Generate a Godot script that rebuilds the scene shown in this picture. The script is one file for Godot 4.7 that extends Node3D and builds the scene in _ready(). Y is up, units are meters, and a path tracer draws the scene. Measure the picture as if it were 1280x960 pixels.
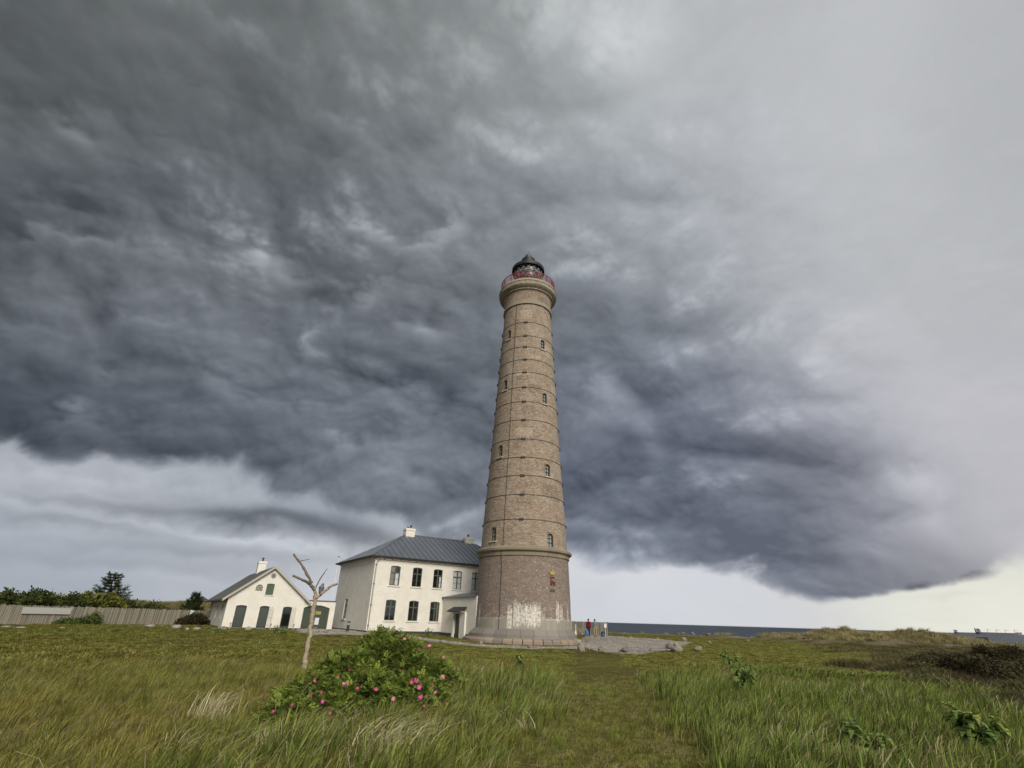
extends Node3D
# A brick lighthouse by the sea under a storm cloud, with its keeper's house, outbuilding, meadow and dunes.

const EXPOSURE := 2.0
const SUN_ENERGY := 0.5

func set_view_and_light() -> void:
	view_basis = Basis.from_euler(Vector3(deg_to_rad(PITCH), 0, deg_to_rad(ROLL)))
	var cam := Camera3D.new()
	cam.name = "camera"
	cam.fov = rad_to_deg(2.0 * atan(480.0 / FOCAL))
	cam.near = 0.1
	cam.far = 60000.0
	cam.transform = Transform3D(view_basis, EYE)
	cam.current = true
	add_child(cam)
	var sky_material := PanoramaSkyMaterial.new()
	sky_material.panorama = ImageTexture.create_from_image(storm_sky())
	var sky := Sky.new()
	sky.sky_material = sky_material
	var env := Environment.new()
	env.background_mode = Environment.BG_SKY
	env.sky = sky
	env.background_energy_multiplier = 1.0 / EXPOSURE
	env.tonemap_mode = Environment.TONE_MAPPER_LINEAR
	env.tonemap_exposure = EXPOSURE
	env.sdfgi_enabled = true
	env.ssao_enabled = true
	env.ssil_enabled = true
	var we := WorldEnvironment.new()
	we.name = "environment"
	we.environment = env
	add_child(we)
	var sun := DirectionalLight3D.new()
	sun.name = "sun"
	sun.light_energy = SUN_ENERGY
	sun.light_angular_distance = 30.0
	sun.light_color = Color(1.0, 0.97, 0.92)
	sun.shadow_enabled = true
	sun.look_at_from_position(Vector3(0.30, 0.50, 0.81) * 100.0, Vector3.ZERO)
	add_child(sun)

# ---------------------------------------------------------------- the view
const FOCAL := 612.0            # in pixels of the 1280 x 960 photograph
const PITCH := 25.7
const ROLL := 1.7
const EYE := Vector3(0, 1.7, 0)
var view_basis: Basis

func pixel_direction(x: float, y: float) -> Vector3:
	return (view_basis * Vector3(x - 640.0, 480.0 - y, -FOCAL)).normalized()

func pixel_on_ground(x: float, y: float, level := 0.0) -> Vector3:
	var v := pixel_direction(x, y)
	var p := EYE + v * ((level - EYE.y) / minf(v.y, -0.0005))
	p.y = ground_height(p.x, p.z)
	return p

func pixel_at_distance(x: float, y: float, far: float) -> Vector3:
	var v := pixel_direction(x, y)
	return EYE + v * (far / Vector2(v.x, v.z).length())

# ---------------------------------------------------------------- the sky
# Brightness of the storm cloud, read every 80 pixels of the photograph and kept as directions.
const CLOUD_ROWS := {
	0: [94, 104, 114, 110, 101, 117, 124, 134, 148, 170, 184, 181, 187, 194, 192, 186, 181],
	80: [92, 92, 96, 103, 97, 111, 120, 131, 148, 164, 186, 185, 188, 195, 190, 184, 181],
	160: [107, 109, 99, 101, 108, 108, 124, 135, 148, 163, 176, 183, 189, 194, 190, 184, 181],
	240: [97, 96, 100, 102, 103, 107, 116, 128, 137, 151, 166, 175, 184, 190, 190, 185, 182],
	320: [119, 113, 115, 111, 115, 103, 115, 125, 128, 137, 151, 167, 178, 186, 190, 187, 184],
	400: [115, 111, 114, 116, 121, 110, 115, 123, 121, 122, 131, 148, 168, 184, 192, 190, 188],
	480: [96, 99, 100, 108, 113, 119, 111, 119, 120, 125, 116, 128, 150, 178, 194, 194, 192],
	560: [91, 94, 92, 97, 113, 121, 125, 121, 117, 107, 103, 109, 116, 152, 190, 194, 192],
	640: [95, 97, 95, 99, 113, 119, 123, 123, 119, 119, 114, 114, 123, 142, 176, 193, 191],
	720: [94, 96, 96, 100, 108, 118, 126, 134, 142, 142, 137, 133, 136, 138, 134, 160, 196],
}
# The low clear air beneath the cloud: x, y, brightness, warmth
const LOW_AIR := [
	[0, 590, 190, -6], [0, 640, 184, -7], [0, 690, 174, -9], [0, 740, 180, -7], [120, 600, 190, -6], [120, 660, 184, -7], [120, 720, 178, -8],
	[240, 610, 184, -7], [240, 690, 184, -7], [240, 745, 190, -6], [400, 630, 178, -8], [400, 690, 190, -6], [400, 740, 208, -4], [540, 690, 186, -7],
	[560, 740, 205, -4], [720, 705, 212, -4], [720, 760, 212, -5], [800, 725, 218, -4], [800, 770, 212, -5], [900, 740, 214, -5], [900, 775, 214, -3],
	[985, 765, 212, -1], [1060, 765, 218, 3], [1120, 755, 222, 5], [1200, 740, 219, 5], [1200, 780, 228, 6], [1280, 700, 208, 1], [1280, 740, 231, 8], [1280, 785, 234, 8],
]
# Lumps and rifts: x, y, half length, half height, tilt in degrees, change of brightness
const LUMPS := [
	[355, 318, 46, 17, 20, 26], [388, 408, 16, 9, -30, 34], [515, 388, 28, 12, 15, 28], [455, 352, 20, 14, -20, 26], [560, 258, 22, 10, -40, 24], [540, 285, 26, 6, -25, 18],
	[470, 285, 62, 8, 10, 14], [85, 148, 40, 15, 35, 20], [60, 275, 95, 11, 8, 16], [170, 300, 95, 9, 13, 14], [20, 395, 42, 10, 15, 16], [150, 390, 40, 9, 20, 14],
	[262, 452, 44, 16, 22, 18], [420, 530, 24, 9, 0, 18], [80, 505, 26, 9, 10, 18], [105, 440, 24, 11, 10, 14], [345, 480, 50, 14, 10, 12], [480, 470, 60, 12, 22, 12],
	[752, 480, 52, 17, 52, 28], [795, 530, 26, 12, 55, 20], [800, 582, 16, 14, 0, 18], [765, 645, 55, 9, 8, 16], [720, 510, 20, 30, 0, 14], [690, 560, 20, 16, 0, 10], [850, 560, 30, 9, 35, 12],
	[570, 640, 30, 16, -20, 22], [500, 585, 40, 12, 10, 12], [590, 560, 20, 30, 0, 8], [700, 15, 30, 40, 20, 8], [810, 60, 40, 60, 30, 8], [580, 110, 10, 40, 10, 5],
	[1100, 590, 24, 30, 40, 18], [1050, 520, 40, 30, 40, 8], [1130, 640, 40, 14, 45, 10], [1050, 480, 40, 24, 30, 7], [430, 140, 50, 9, 28, 12], [300, 30, 70, 12, 25, 10], [240, 70, 60, 12, 20, -8],
	[405, 350, 52, 15, 26, -17], [430, 335, 24, 9, 40, -8], [150, 545, 190, 16, 3, -8], [470, 325, 34, 14, -20, -10], [60, 215, 90, 16, 12, -11], [100, 110, 150, 20, 16, -8],
	[500, 440, 70, 14, 20, -12], [960, 690, 150, 22, 10, -3], [860, 625, 70, 16, 20, -9], [300, 270, 120, 20, 24, -7], [525, 262, 20, 8, -30, -12], [560, 470, 50, 14, 20, -10],
	[740, 660, 60, 10, 5, -10], [1125, 729, 80, 9, -9, -24], [1185, 720, 55, 7, -9, -22], [1080, 690, 60, 14, 20, 10], [700, 620, 60, 12, 8, -8], [880, 380, 60, 30, 35, -5], [320, 560, 70, 14, 12, -9], [60, 470, 70, 14, 6, -9],
]
# Streaks of thin cloud in the low air
const STREAKS := [
	[150, 626, 150, 8, 6, -14], [60, 642, 90, 8, 4, -10], [220, 657, 170, 5, 9, 14], [110, 598, 140, 8, 3, 8], [250, 682, 150, 8, 4, -11], [390, 652, 130, 15, 7, -48], [300, 638, 70, 8, 5, -26], [120, 650, 120, 7, 4, -8], [90, 612, 120, 6, 3, 8], [160, 700, 180, 8, 3, -7], [60, 665, 110, 6, 3, 6], [300, 668, 90, 5, 8, 12],
	[480, 668, 40, 8, 12, -14], [470, 690, 60, 7, 6, -10], [520, 660, 30, 10, 0, 12], [400, 683, 90, 4, 4, 9], [240, 720, 160, 6, 2, 5], [1170, 738, 60, 2.5, -3, -7], [1240, 752, 60, 2, -2, -5], [1180, 765, 80, 2, -1, -4],
]
# The lower edge of the storm cloud, and how soft it is
const EDGE := [[0, 572, 10], [100, 578, 11], [200, 586, 12], [300, 604, 16], [400, 632, 18], [480, 660, 18], [560, 688, 16], [640, 694, 12], [720, 698, 13], [800, 710, 13], [900, 721, 12], [950, 733, 20],
	[985, 755, 15], [1020, 755, 7], [1060, 753, 4.5], [1120, 744, 3.5], [1200, 731, 3.5], [1240, 724, 8], [1280, 716, 18]]

func _smooth_map(points: Array, w: int, h: int) -> Image:
	# points: [direction, value 1, value 2, value 3, value 4]; smooth interpolation over the upper half of the sky
	var im := Image.create(w, h, false, Image.FORMAT_RGBAF)
	var eps := pow(deg_to_rad(5.0), 2.0)
	for j in h:
		var el := deg_to_rad(90.0 - 94.0 * (j + 0.5) / h)
		for i in w:
			var az := TAU * ((i + 0.5) / w - 0.5)
			var v := Vector3(sin(az) * cos(el), sin(el), -cos(az) * cos(el))
			var sum := Vector4.ZERO
			var total := 0.0
			for p in points:
				var k: float = eps + 2.0 * (1.0 - v.dot(p[0]))
				k = 1.0 / (k * k * k)
				sum += p[1] * k
				total += k
			sum /= total
			im.set_pixel(i, j, Color(sum.x, sum.y, sum.z, sum.w))
	return im

func _add_lumps(values: PackedFloat32Array, w: int, h: int, lumps: Array) -> void:
	for l in lumps:
		var c := pixel_direction(l[0], l[1])
		var along := pixel_direction(l[0] + cos(deg_to_rad(l[4])) * 8.0, l[1] + sin(deg_to_rad(l[4])) * 8.0) - c
		var ang := 8.0 / along.length()
		along = along.normalized()
		var across := c.cross(along).normalized()
		var a: float = l[2] / ang
		var b: float = l[3] / ang
		var reach := maxf(a, b) * 2.6
		for j in range(h):
			var el := deg_to_rad(90.0 - 94.0 * (j + 0.5) / h)
			if absf(el - asin(c.y)) > reach:
				continue
			var az0 := atan2(c.x, -c.z)
			var span := reach / maxf(cos(el), 0.2)
			var i0 := int((az0 - span) / TAU * w + w * 0.5)
			var i1 := int((az0 + span) / TAU * w + w * 0.5)
			for i in range(maxi(i0, 0), mini(i1 + 1, w)):
				var az := TAU * ((i + 0.5) / w - 0.5)
				var v := Vector3(sin(az) * cos(el), sin(el), -cos(az) * cos(el)) - c
				var e := pow(v.dot(along) / a, 2.0) + pow(v.dot(across) / b, 2.0)
				if e < 7.0:
					values[(j * w + i) * 4] += l[5] * 1.15 * exp(-e)

var _cloud: PackedFloat32Array
var _low: PackedFloat32Array
var _edge_of: PackedFloat32Array   # for each step of azimuth: elevation of the edge, softness
const MW := 1024
const MH := 268
var _noise_a: FastNoiseLite
var _noise_b: FastNoiseLite
var _noise_c: FastNoiseLite

func _noise(seed_: int, octaves: int, frequency: float, gain := 0.5) -> FastNoiseLite:
	var n := FastNoiseLite.new()
	n.noise_type = FastNoiseLite.TYPE_SIMPLEX_SMOOTH
	n.seed = seed_
	n.frequency = frequency
	n.fractal_type = FastNoiseLite.FRACTAL_FBM
	n.fractal_octaves = octaves
	n.fractal_gain = gain
	return n

func _sky_colour(az: float, el: float) -> Color:
	var ce := cos(el)
	var v := Vector3(sin(az) * ce, sin(el), -cos(az) * ce)
	var q := Vector2(v.x, v.z) / (v.y + 0.5)
	var w1 := _noise_a.get_noise_2d(q.x, q.y)
	var w2 := _noise_a.get_noise_2d(q.x + 37.0, q.y - 19.0)
	# billows: rounded lumps with creases between, lit from the upper right
	var p := Vector3(v.x + w1 * 0.05, v.y * 1.5 + w2 * 0.05, v.z)
	var d1 := -_noise_b.get_noise_3dv(p)
	var rim := d1 + _noise_b.get_noise_3d(p.x + 0.012, p.y + 0.03, p.z)
	var r := Vector3(p.x + d1 * 0.02, p.y + w2 * 0.02, p.z + 3.0)
	var d2 := -_noise_c.get_noise_3dv(r)
	rim += 0.42 * (d2 + _noise_c.get_noise_3d(r.x + 0.005, r.y + 0.012, r.z))
	# the storm cloud
	var fx := (az / TAU + 0.5) * MW - 0.5
	var fy := (PI / 2.0 - el) / deg_to_rad(94.0) * MH - 0.5
	var gx := fx + (w1 * 8.0 + d1 * 5.0 + d2 * 4.0) / maxf(ce, 0.3)
	var gy := fy + w2 * 6.0 + d1 * 5.0 + d2 * 5.0
	var c := _tap(_cloud, gx, gy)
	var amp := c.w
	var wisp := smoothstep(0.05, 0.5, w1 * 0.75 + d1 * 0.45 + d2 * 0.22 + rim * 0.35)
	var light := c.x + amp * (d1 * 14.0 + d2 * 6.0 + w1 * 17.0 + rim * 34.0 + wisp * 28.0 + 4.0)
	# the low air
	var b := _tap(_low, fx + w1 * 9.0 + d1 * 5.0, fy + d1 * 2.6 + d2 * 2.2 + w2 * 2.0)
	var air := b.x + (d2 * 8.0 + d1 * 6.0 + rim * 14.0 + w1 * 5.0) * b.w
	# the edge between the two
	var k := clampf((az + PI) / TAU * 720.0, 0.0, 718.9)
	var ki := int(k)
	var e: float = lerpf(_edge_of[ki * 2], _edge_of[ki * 2 + 2], k - ki)
	var soft: float = lerpf(_edge_of[ki * 2 + 1], _edge_of[ki * 2 + 3], k - ki)
	var s := clampf((el - e + (d1 * 1.3 + d2 * 1.5) * soft + w1 * 0.005) / soft * 0.5 + 0.5, 0.0, 1.0)
	s = s * s * (3.0 - 2.0 * s)
	var lum := lerpf(air, light, s)
	var warm := lerpf(b.y, c.y, s)
	var green := lerpf(b.z, c.z, s)
	return Color((lum + warm) / 255.0, (lum + green) / 255.0, (lum - warm) / 255.0)

func _tap(a: PackedFloat32Array, x: float, y: float) -> Vector4:
	x = clampf(x, 0.0, MW - 1.001)
	y = clampf(y, 0.0, MH - 1.001)
	var i := int(x)
	var j := int(y)
	var u := x - i
	var t := y - j
	var o := (j * MW + i) * 4
	var o2 := o + MW * 4
	var k0 := (1.0 - u) * (1.0 - t)
	var k1 := u * (1.0 - t)
	var k2 := (1.0 - u) * t
	var k3 := u * t
	return Vector4(a[o] * k0 + a[o + 4] * k1 + a[o2] * k2 + a[o2 + 4] * k3, a[o + 1] * k0 + a[o + 5] * k1 + a[o2 + 1] * k2 + a[o2 + 5] * k3,
		a[o + 2] * k0 + a[o + 6] * k1 + a[o2 + 2] * k2 + a[o2 + 6] * k3, a[o + 3] * k0 + a[o + 7] * k1 + a[o2 + 3] * k2 + a[o2 + 7] * k3)

func storm_sky() -> Image:
	_noise_a = _noise(11, 4, 0.9)
	_noise_b = _noise(23, 5, 2.3, 0.5)
	_noise_b.fractal_type = FastNoiseLite.FRACTAL_RIDGED
	_noise_c = _noise(41, 5, 5.2, 0.55)
	_noise_c.fractal_type = FastNoiseLite.FRACTAL_RIDGED
	var pts := []
	for y in CLOUD_ROWS:
		for i in 17:
			var x := i * 80.0
			# warmth, green and liveliness of the cloud by region
			var right := smoothstep(850.0, 1150.0, x + (480.0 - y) * 0.35)
			var low := smoothstep(330.0, 520.0, float(y))
			var high := 1.0 - smoothstep(60.0, 230.0, float(y))
			var mid := smoothstep(560.0, 760.0, x)
			var warm := lerpf(-6.0, -3.0, high) - low * 2.0 - low * mid * 2.0
			warm = lerpf(warm, -3.0, right)
			var green := lerpf(-0.8, 1.5, high * (1.0 - right)) - low * mid * 2.0 - low * 0.8
			var amp := lerpf(1.0, 0.5, high) * lerpf(1.0, 0.16, right) * lerpf(1.0, 0.75, smoothstep(480.0, 700.0, x) * (1.0 - low))
			pts.append([pixel_direction(x, y), Vector4(CLOUD_ROWS[y][i], warm, green, amp)])
	# the rest of the vault, unseen; brightened high up behind to fill the walls
	for a in [[-75, 10, 98], [-75, 22, 100], [-75, 38, 104], [-75, 55, 112], [-105, 10, 102], [-105, 22, 104], [-105, 42, 132], [-105, 62, 152], [-140, 10, 98], [-140, 22, 102], [-140, 42, 160], [-165, 12, 102], [-165, 24, 112], [178, 14, 122],
			[175, 45, 186], [180, 70, 172], [165, 14, 170], [140, 15, 192], [140, 45, 190], [105, 12, 200], [105, 35, 192], [105, 60, 186], [75, 10, 200], [75, 30, 190], [75, 55, 184], [0, 78, 160], [0, 88, 165],
			[-60, 60, 116], [-30, 72, 138], [50, 70, 180]]:
		var az := deg_to_rad(a[0])
		var el := deg_to_rad(a[1])
		pts.append([Vector3(sin(az) * cos(el), sin(el), -cos(az) * cos(el)), Vector4(a[2], -4.0, 0.0, 0.5)])
	var im := _smooth_map(pts, 256, 67)
	im.resize(MW, MH, Image.INTERPOLATE_CUBIC)
	_cloud = im.get_data().to_float32_array()
	_add_lumps(_cloud, MW, MH, LUMPS)
	pts = []
	for p in LOW_AIR:
		pts.append([pixel_direction(p[0], p[1]), Vector4(p[2] - (3.0 if p[3] < -5 else 0.0), p[3], -1.5 if p[3] < 0 else 5.0, 1.1 if p[1] < 680 else 0.35 if p[1] < 720 else 0.12)])
	for a in [[-70, 4, 180, -7], [-110, 4, 180, -6], [-150, 4, 190, -4], [180, 4, 200, -2], [140, 4, 214, 2], [100, 4, 228, 8], [70, 3, 236, 11], [70, 9, 214, 4], [-70, 9, 186, -7]]:
		var az := deg_to_rad(a[0])
		var el := deg_to_rad(a[1])
		pts.append([Vector3(sin(az) * cos(el), sin(el), -cos(az) * cos(el)), Vector4(a[2], a[3], -1.5 if a[3] < 0 else 5.0, 0.3)])
	im = _smooth_map(pts, 256, 67)
	im.resize(MW, MH, Image.INTERPOLATE_CUBIC)
	_low = im.get_data().to_float32_array()
	_add_lumps(_low, MW, MH, STREAKS)
	# the edge, by azimuth
	var knots := []
	for k in EDGE:
		var v := pixel_direction(k[0], k[1])
		knots.append([atan2(v.x, -v.z), asin(v.y), k[2] / FOCAL * 0.8])
	knots.push_front([-PI, deg_to_rad(7.0), deg_to_rad(4.0)])
	knots.append([deg_to_rad(60.0), deg_to_rad(4.5), deg_to_rad(3.0)])
	knots.append([PI, deg_to_rad(7.0), deg_to_rad(4.0)])
	_edge_of.resize(1442)
	for i in 721:
		var az := (i / 720.0 - 0.5) * TAU
		var n := 0
		while n < knots.size() - 2 and knots[n + 1][0] < az:
			n += 1
		var t := clampf((az - knots[n][0]) / (knots[n + 1][0] - knots[n][0]), 0.0, 1.0)
		_edge_of[i * 2] = lerpf(knots[n][1], knots[n + 1][1], t)
		_edge_of[i * 2 + 1] = lerpf(knots[n][2], knots[n + 1][2], t)
	# the whole vault at a quarter of the size, then the part before the camera at full size
	var whole := _sky_part(1024, 512, 0, 1024, 0, 262)
	whole.resize(4096, 2048, Image.INTERPOLATE_CUBIC)
	var x0 := int((0.5 - 66.0 / 360.0) * 4096)
	var x1 := int((0.5 + 66.0 / 360.0) * 4096)
	var y0 := int((90.0 - 66.0) / 180.0 * 2048)
	var part := _sky_part(4096, 2048, x0, x1, y0, 1032)
	whole.blit_rect(part, Rect2i(0, 0, x1 - x0, 1032 - y0), Vector2i(x0, y0))
	# a panorama starts at the direction -z
	var turned := Image.create(4096, 2048, false, Image.FORMAT_RGB8)
	turned.blit_rect(whole, Rect2i(2048, 0, 2048, 2048), Vector2i(0, 0))
	turned.blit_rect(whole, Rect2i(0, 0, 2048, 2048), Vector2i(2048, 0))
	return turned

func _sky_part(w: int, h: int, x0: int, x1: int, y0: int, y1: int) -> Image:
	var full := w == 1024
	var out_w := w if full else x1 - x0
	var out_h := h if full else y1 - y0
	var bytes := PackedByteArray()
	bytes.resize(out_w * out_h * 3)
	bytes.fill(120)
	var rows := []
	rows.resize(y1 - y0)
	var task := func(j: int) -> void:
		var row := PackedByteArray()
		row.resize((x1 - x0) * 3)
		var el := PI / 2.0 - (y0 + j + 0.5) / h * PI
		for i in range(x0, x1):
			var c := _sky_colour(TAU * ((i + 0.5) / w - 0.5), maxf(el, -0.02))
			var o := (i - x0) * 3
			row[o] = clampi(roundi(c.r * 255.0), 0, 255)
			row[o + 1] = clampi(roundi(c.g * 255.0), 0, 255)
			row[o + 2] = clampi(roundi(c.b * 255.0), 0, 255)
		rows[j] = row
	var id := WorkerThreadPool.add_group_task(task, y1 - y0)
	WorkerThreadPool.wait_for_group_task_completion(id)
	var all := PackedByteArray()
	for j in y1 - y0:
		all.append_array(rows[j])
	if full:
		all.resize(out_w * out_h * 3)
		for k in range((y1 - y0) * out_w * 3, all.size()):
			all[k] = 110
	return Image.create_from_data(out_w, out_h, false, Image.FORMAT_RGB8, all)

# ---------------------------------------------------------------- tools
var used_names := {}

func numbered(called: String) -> String:
	if used_names.has(called):
		used_names[called] += 1
		return "%s_%03d" % [called, used_names[called]]
	used_names[called] = 0
	return called

func describe(o: Node3D, label: String, category: String, group := "") -> Node3D:
	o.set_meta("label", label)
	o.set_meta("category", category)
	if group:
		o.set_meta("group", group)
	return o

func thing(called: String, label: String, category: String, at := Vector3.ZERO, turn := 0.0, group := "") -> Node3D:
	var o := Node3D.new()
	o.name = numbered(called)
	add_child(o)
	o.position = at
	o.rotation.y = turn
	describe(o, label, category, group)
	return o

func part(parent: Node, called: String, mesh: Mesh, material: Material, at := Transform3D.IDENTITY) -> MeshInstance3D:
	var o := MeshInstance3D.new()
	o.name = called if parent != self else numbered(called)
	o.mesh = mesh
	o.material_override = material
	parent.add_child(o, true)
	o.transform = at
	return o

func group_part(parent: Node, called: String, at := Transform3D.IDENTITY) -> Node3D:
	var o := Node3D.new()
	o.name = called
	parent.add_child(o, true)
	o.transform = at
	return o

func structure(called: String, mesh: Mesh, material: Material) -> MeshInstance3D:
	var o := part(self, called, mesh, material)
	o.set_meta("kind", "structure")
	return o

func copies(parent: Node, called: String, mesh: Mesh, material: Material, places: Array, colours: Array) -> MultiMeshInstance3D:
	var mm := MultiMesh.new()
	mm.transform_format = MultiMesh.TRANSFORM_3D
	mm.use_colors = true
	mm.mesh = mesh
	mm.instance_count = places.size()
	for i in places.size():
		mm.set_instance_transform(i, places[i])
		mm.set_instance_color(i, colours[i])
	var o := MultiMeshInstance3D.new()
	o.name = called if parent != self else numbered(called)
	o.multimesh = mm
	o.material_override = material
	parent.add_child(o, true)
	return o

func lin(r: float, g: float, b: float) -> Color:
	return Color(r, g, b).linear_to_srgb()

func mat(r: float, g: float, b: float, rough := 0.9, metal := 0.0) -> StandardMaterial3D:
	var m := StandardMaterial3D.new()
	m.albedo_color = lin(r, g, b)
	m.roughness = rough
	m.metallic = metal
	return m

func tinted(rough := 0.9, through := 0.0) -> StandardMaterial3D:
	var m := StandardMaterial3D.new()
	m.vertex_color_use_as_albedo = true
	m.roughness = rough
	m.cull_mode = BaseMaterial3D.CULL_DISABLED
	m.metallic_specular = 0.12
	if through > 0.0:
		m.backlight_enabled = true
		m.backlight = Color(through, through, through)
	return m

func noise_texture(seed_: int, frequency: float, octaves: int, low: Color, high: Color, size := 512, middle = null) -> NoiseTexture2D:
	var t := NoiseTexture2D.new()
	t.width = size
	t.height = size
	t.seamless = true
	t.noise = _noise(seed_, octaves, frequency, 0.6)
	var g := Gradient.new()
	g.set_color(0, low)
	g.set_color(1, high)
	if middle != null:
		g.add_point(0.5, middle)
	t.color_ramp = g
	return t

func relief_texture(seed_: int, frequency: float, octaves: int, strength: float, size := 512) -> NoiseTexture2D:
	var t := NoiseTexture2D.new()
	t.width = size
	t.height = size
	t.seamless = true
	t.as_normal_map = true
	t.bump_strength = strength
	t.noise = _noise(seed_, octaves, frequency, 0.6)
	return t

func grained(m: StandardMaterial3D, grain: Texture2D, scale: float, relief: Texture2D = null, in_world := true) -> StandardMaterial3D:
	m.albedo_texture = grain
	m.uv1_triplanar = true
	m.uv1_world_triplanar = in_world
	m.uv1_scale = Vector3.ONE * scale
	if relief:
		m.normal_enabled = true
		m.normal_texture = relief
	return m

func begin() -> SurfaceTool:
	var st := SurfaceTool.new()
	st.begin(Mesh.PRIMITIVE_TRIANGLES)
	return st

# a, b, c run counter-clockwise seen from outside
func tri(st: SurfaceTool, a: Vector3, b: Vector3, c: Vector3) -> void:
	var n := (b - a).cross(c - a).normalized()
	for p in [a, c, b]:
		st.set_normal(n)
		st.add_vertex(p)

func quad(st: SurfaceTool, a: Vector3, b: Vector3, c: Vector3, d: Vector3) -> void:
	tri(st, a, b, c)
	tri(st, a, c, d)

func box(st: SurfaceTool, lo: Vector3, hi: Vector3, t := Transform3D.IDENTITY) -> void:
	var p := []
	for i in 8:
		p.append(t * Vector3(hi.x if i & 1 else lo.x, hi.y if i & 2 else lo.y, hi.z if i & 4 else lo.z))
	quad(st, p[4], p[5], p[7], p[6])
	quad(st, p[1], p[0], p[2], p[3])
	quad(st, p[5], p[1], p[3], p[7])
	quad(st, p[0], p[4], p[6], p[2])
	quad(st, p[6], p[7], p[3], p[2])
	quad(st, p[0], p[1], p[5], p[4])

func box_mesh(lo: Vector3, hi: Vector3) -> ArrayMesh:
	var st := begin()
	box(st, lo, hi)
	return st.commit()

func tube(st: SurfaceTool, pts: Array, radii: Array, sides := 8, squash := 1.0) -> void:
	var rings := []
	var up := Vector3(0.13, 0.31, 0.94).normalized()
	for i in pts.size():
		var a: Vector3 = pts[maxi(i - 1, 0)]
		var b: Vector3 = pts[mini(i + 1, pts.size() - 1)]
		var dir := (b - a).normalized()
		var side := dir.cross(up)
		if side.length() < 0.05:
			side = dir.cross(Vector3.RIGHT)
		side = side.normalized()
		up = side.cross(dir).normalized()
		var ring := []
		for k in sides:
			var t := TAU * k / sides
			ring.append([pts[i] + (side * cos(t) + up * sin(t) * squash) * radii[i], (side * cos(t) + up * sin(t)).normalized()])
		rings.append(ring)
	for i in pts.size() - 1:
		for k in sides:
			var k2 := (k + 1) % sides
			var q := [rings[i][k], rings[i][k2], rings[i + 1][k2], rings[i + 1][k]]
			for n in [0, 1, 2, 0, 2, 3]:
				st.set_normal(q[n][1])
				st.add_vertex(q[n][0])
	for e in [0, pts.size() - 1]:
		var d: Vector3 = (pts[e] - pts[1 if e == 0 else e - 1]).normalized()
		for k in sides:
			var k2 := (k + 1) % sides
			var cap := [pts[e], rings[e][k][0], rings[e][k2][0]]
			if (cap[2] - cap[0]).cross(cap[1] - cap[0]).dot(d) < 0.0:
				cap.reverse()
			for p in cap:
				st.set_normal(d)
				st.add_vertex(p)

# profile: [radius, height]; angles in degrees from the side that faces the camera, positive to +x
func lathe(st: SurfaceTool, profile: Array, a0 := -180.0, a1 := 180.0, steps := 64, uv := Rect2(), ends := false) -> void:
	for i in profile.size() - 1:
		var p: Array = profile[i]
		var q: Array = profile[i + 1]
		var out := Vector2(q[1] - p[1], p[0] - q[0]).normalized()
		for k in steps:
			var t0 := deg_to_rad(lerpf(a0, a1, float(k) / steps))
			var t1 := deg_to_rad(lerpf(a0, a1, (k + 1.0) / steps))
			var c := [[p, t0], [p, t1], [q, t1], [q, t0]]
			for n in [0, 2, 1, 0, 3, 2]:
				var t: float = c[n][1]
				var r: Array = c[n][0]
				st.set_normal(Vector3(sin(t) * out.x, out.y, cos(t) * out.x))
				if uv.has_area():
					st.set_uv(Vector2((t + PI) / TAU, 1.0 - (r[1] - uv.position.y) / uv.size.y))
				st.add_vertex(Vector3(sin(t) * r[0], r[1], cos(t) * r[0]))
	if ends:
		for e in [a0, a1]:
			var t := deg_to_rad(e)
			var centre := Vector2.ZERO
			for p in profile:
				centre += Vector2(p[0], p[1]) / profile.size()
			var mid := Vector3(sin(t) * centre.x, centre.y, cos(t) * centre.x)
			for i in profile.size():
				var p: Array = profile[i]
				var q: Array = profile[(i + 1) % profile.size()]
				var a := Vector3(sin(t) * p[0], p[1], cos(t) * p[0])
				var b := Vector3(sin(t) * q[0], q[1], cos(t) * q[0])
				if e == a0:
					tri(st, mid, b, a)
				else:
					tri(st, mid, a, b)

func lathe_mesh(profile: Array, steps := 64) -> ArrayMesh:
	var st := begin()
	lathe(st, profile, -180.0, 180.0, steps)
	return st.commit()

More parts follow.
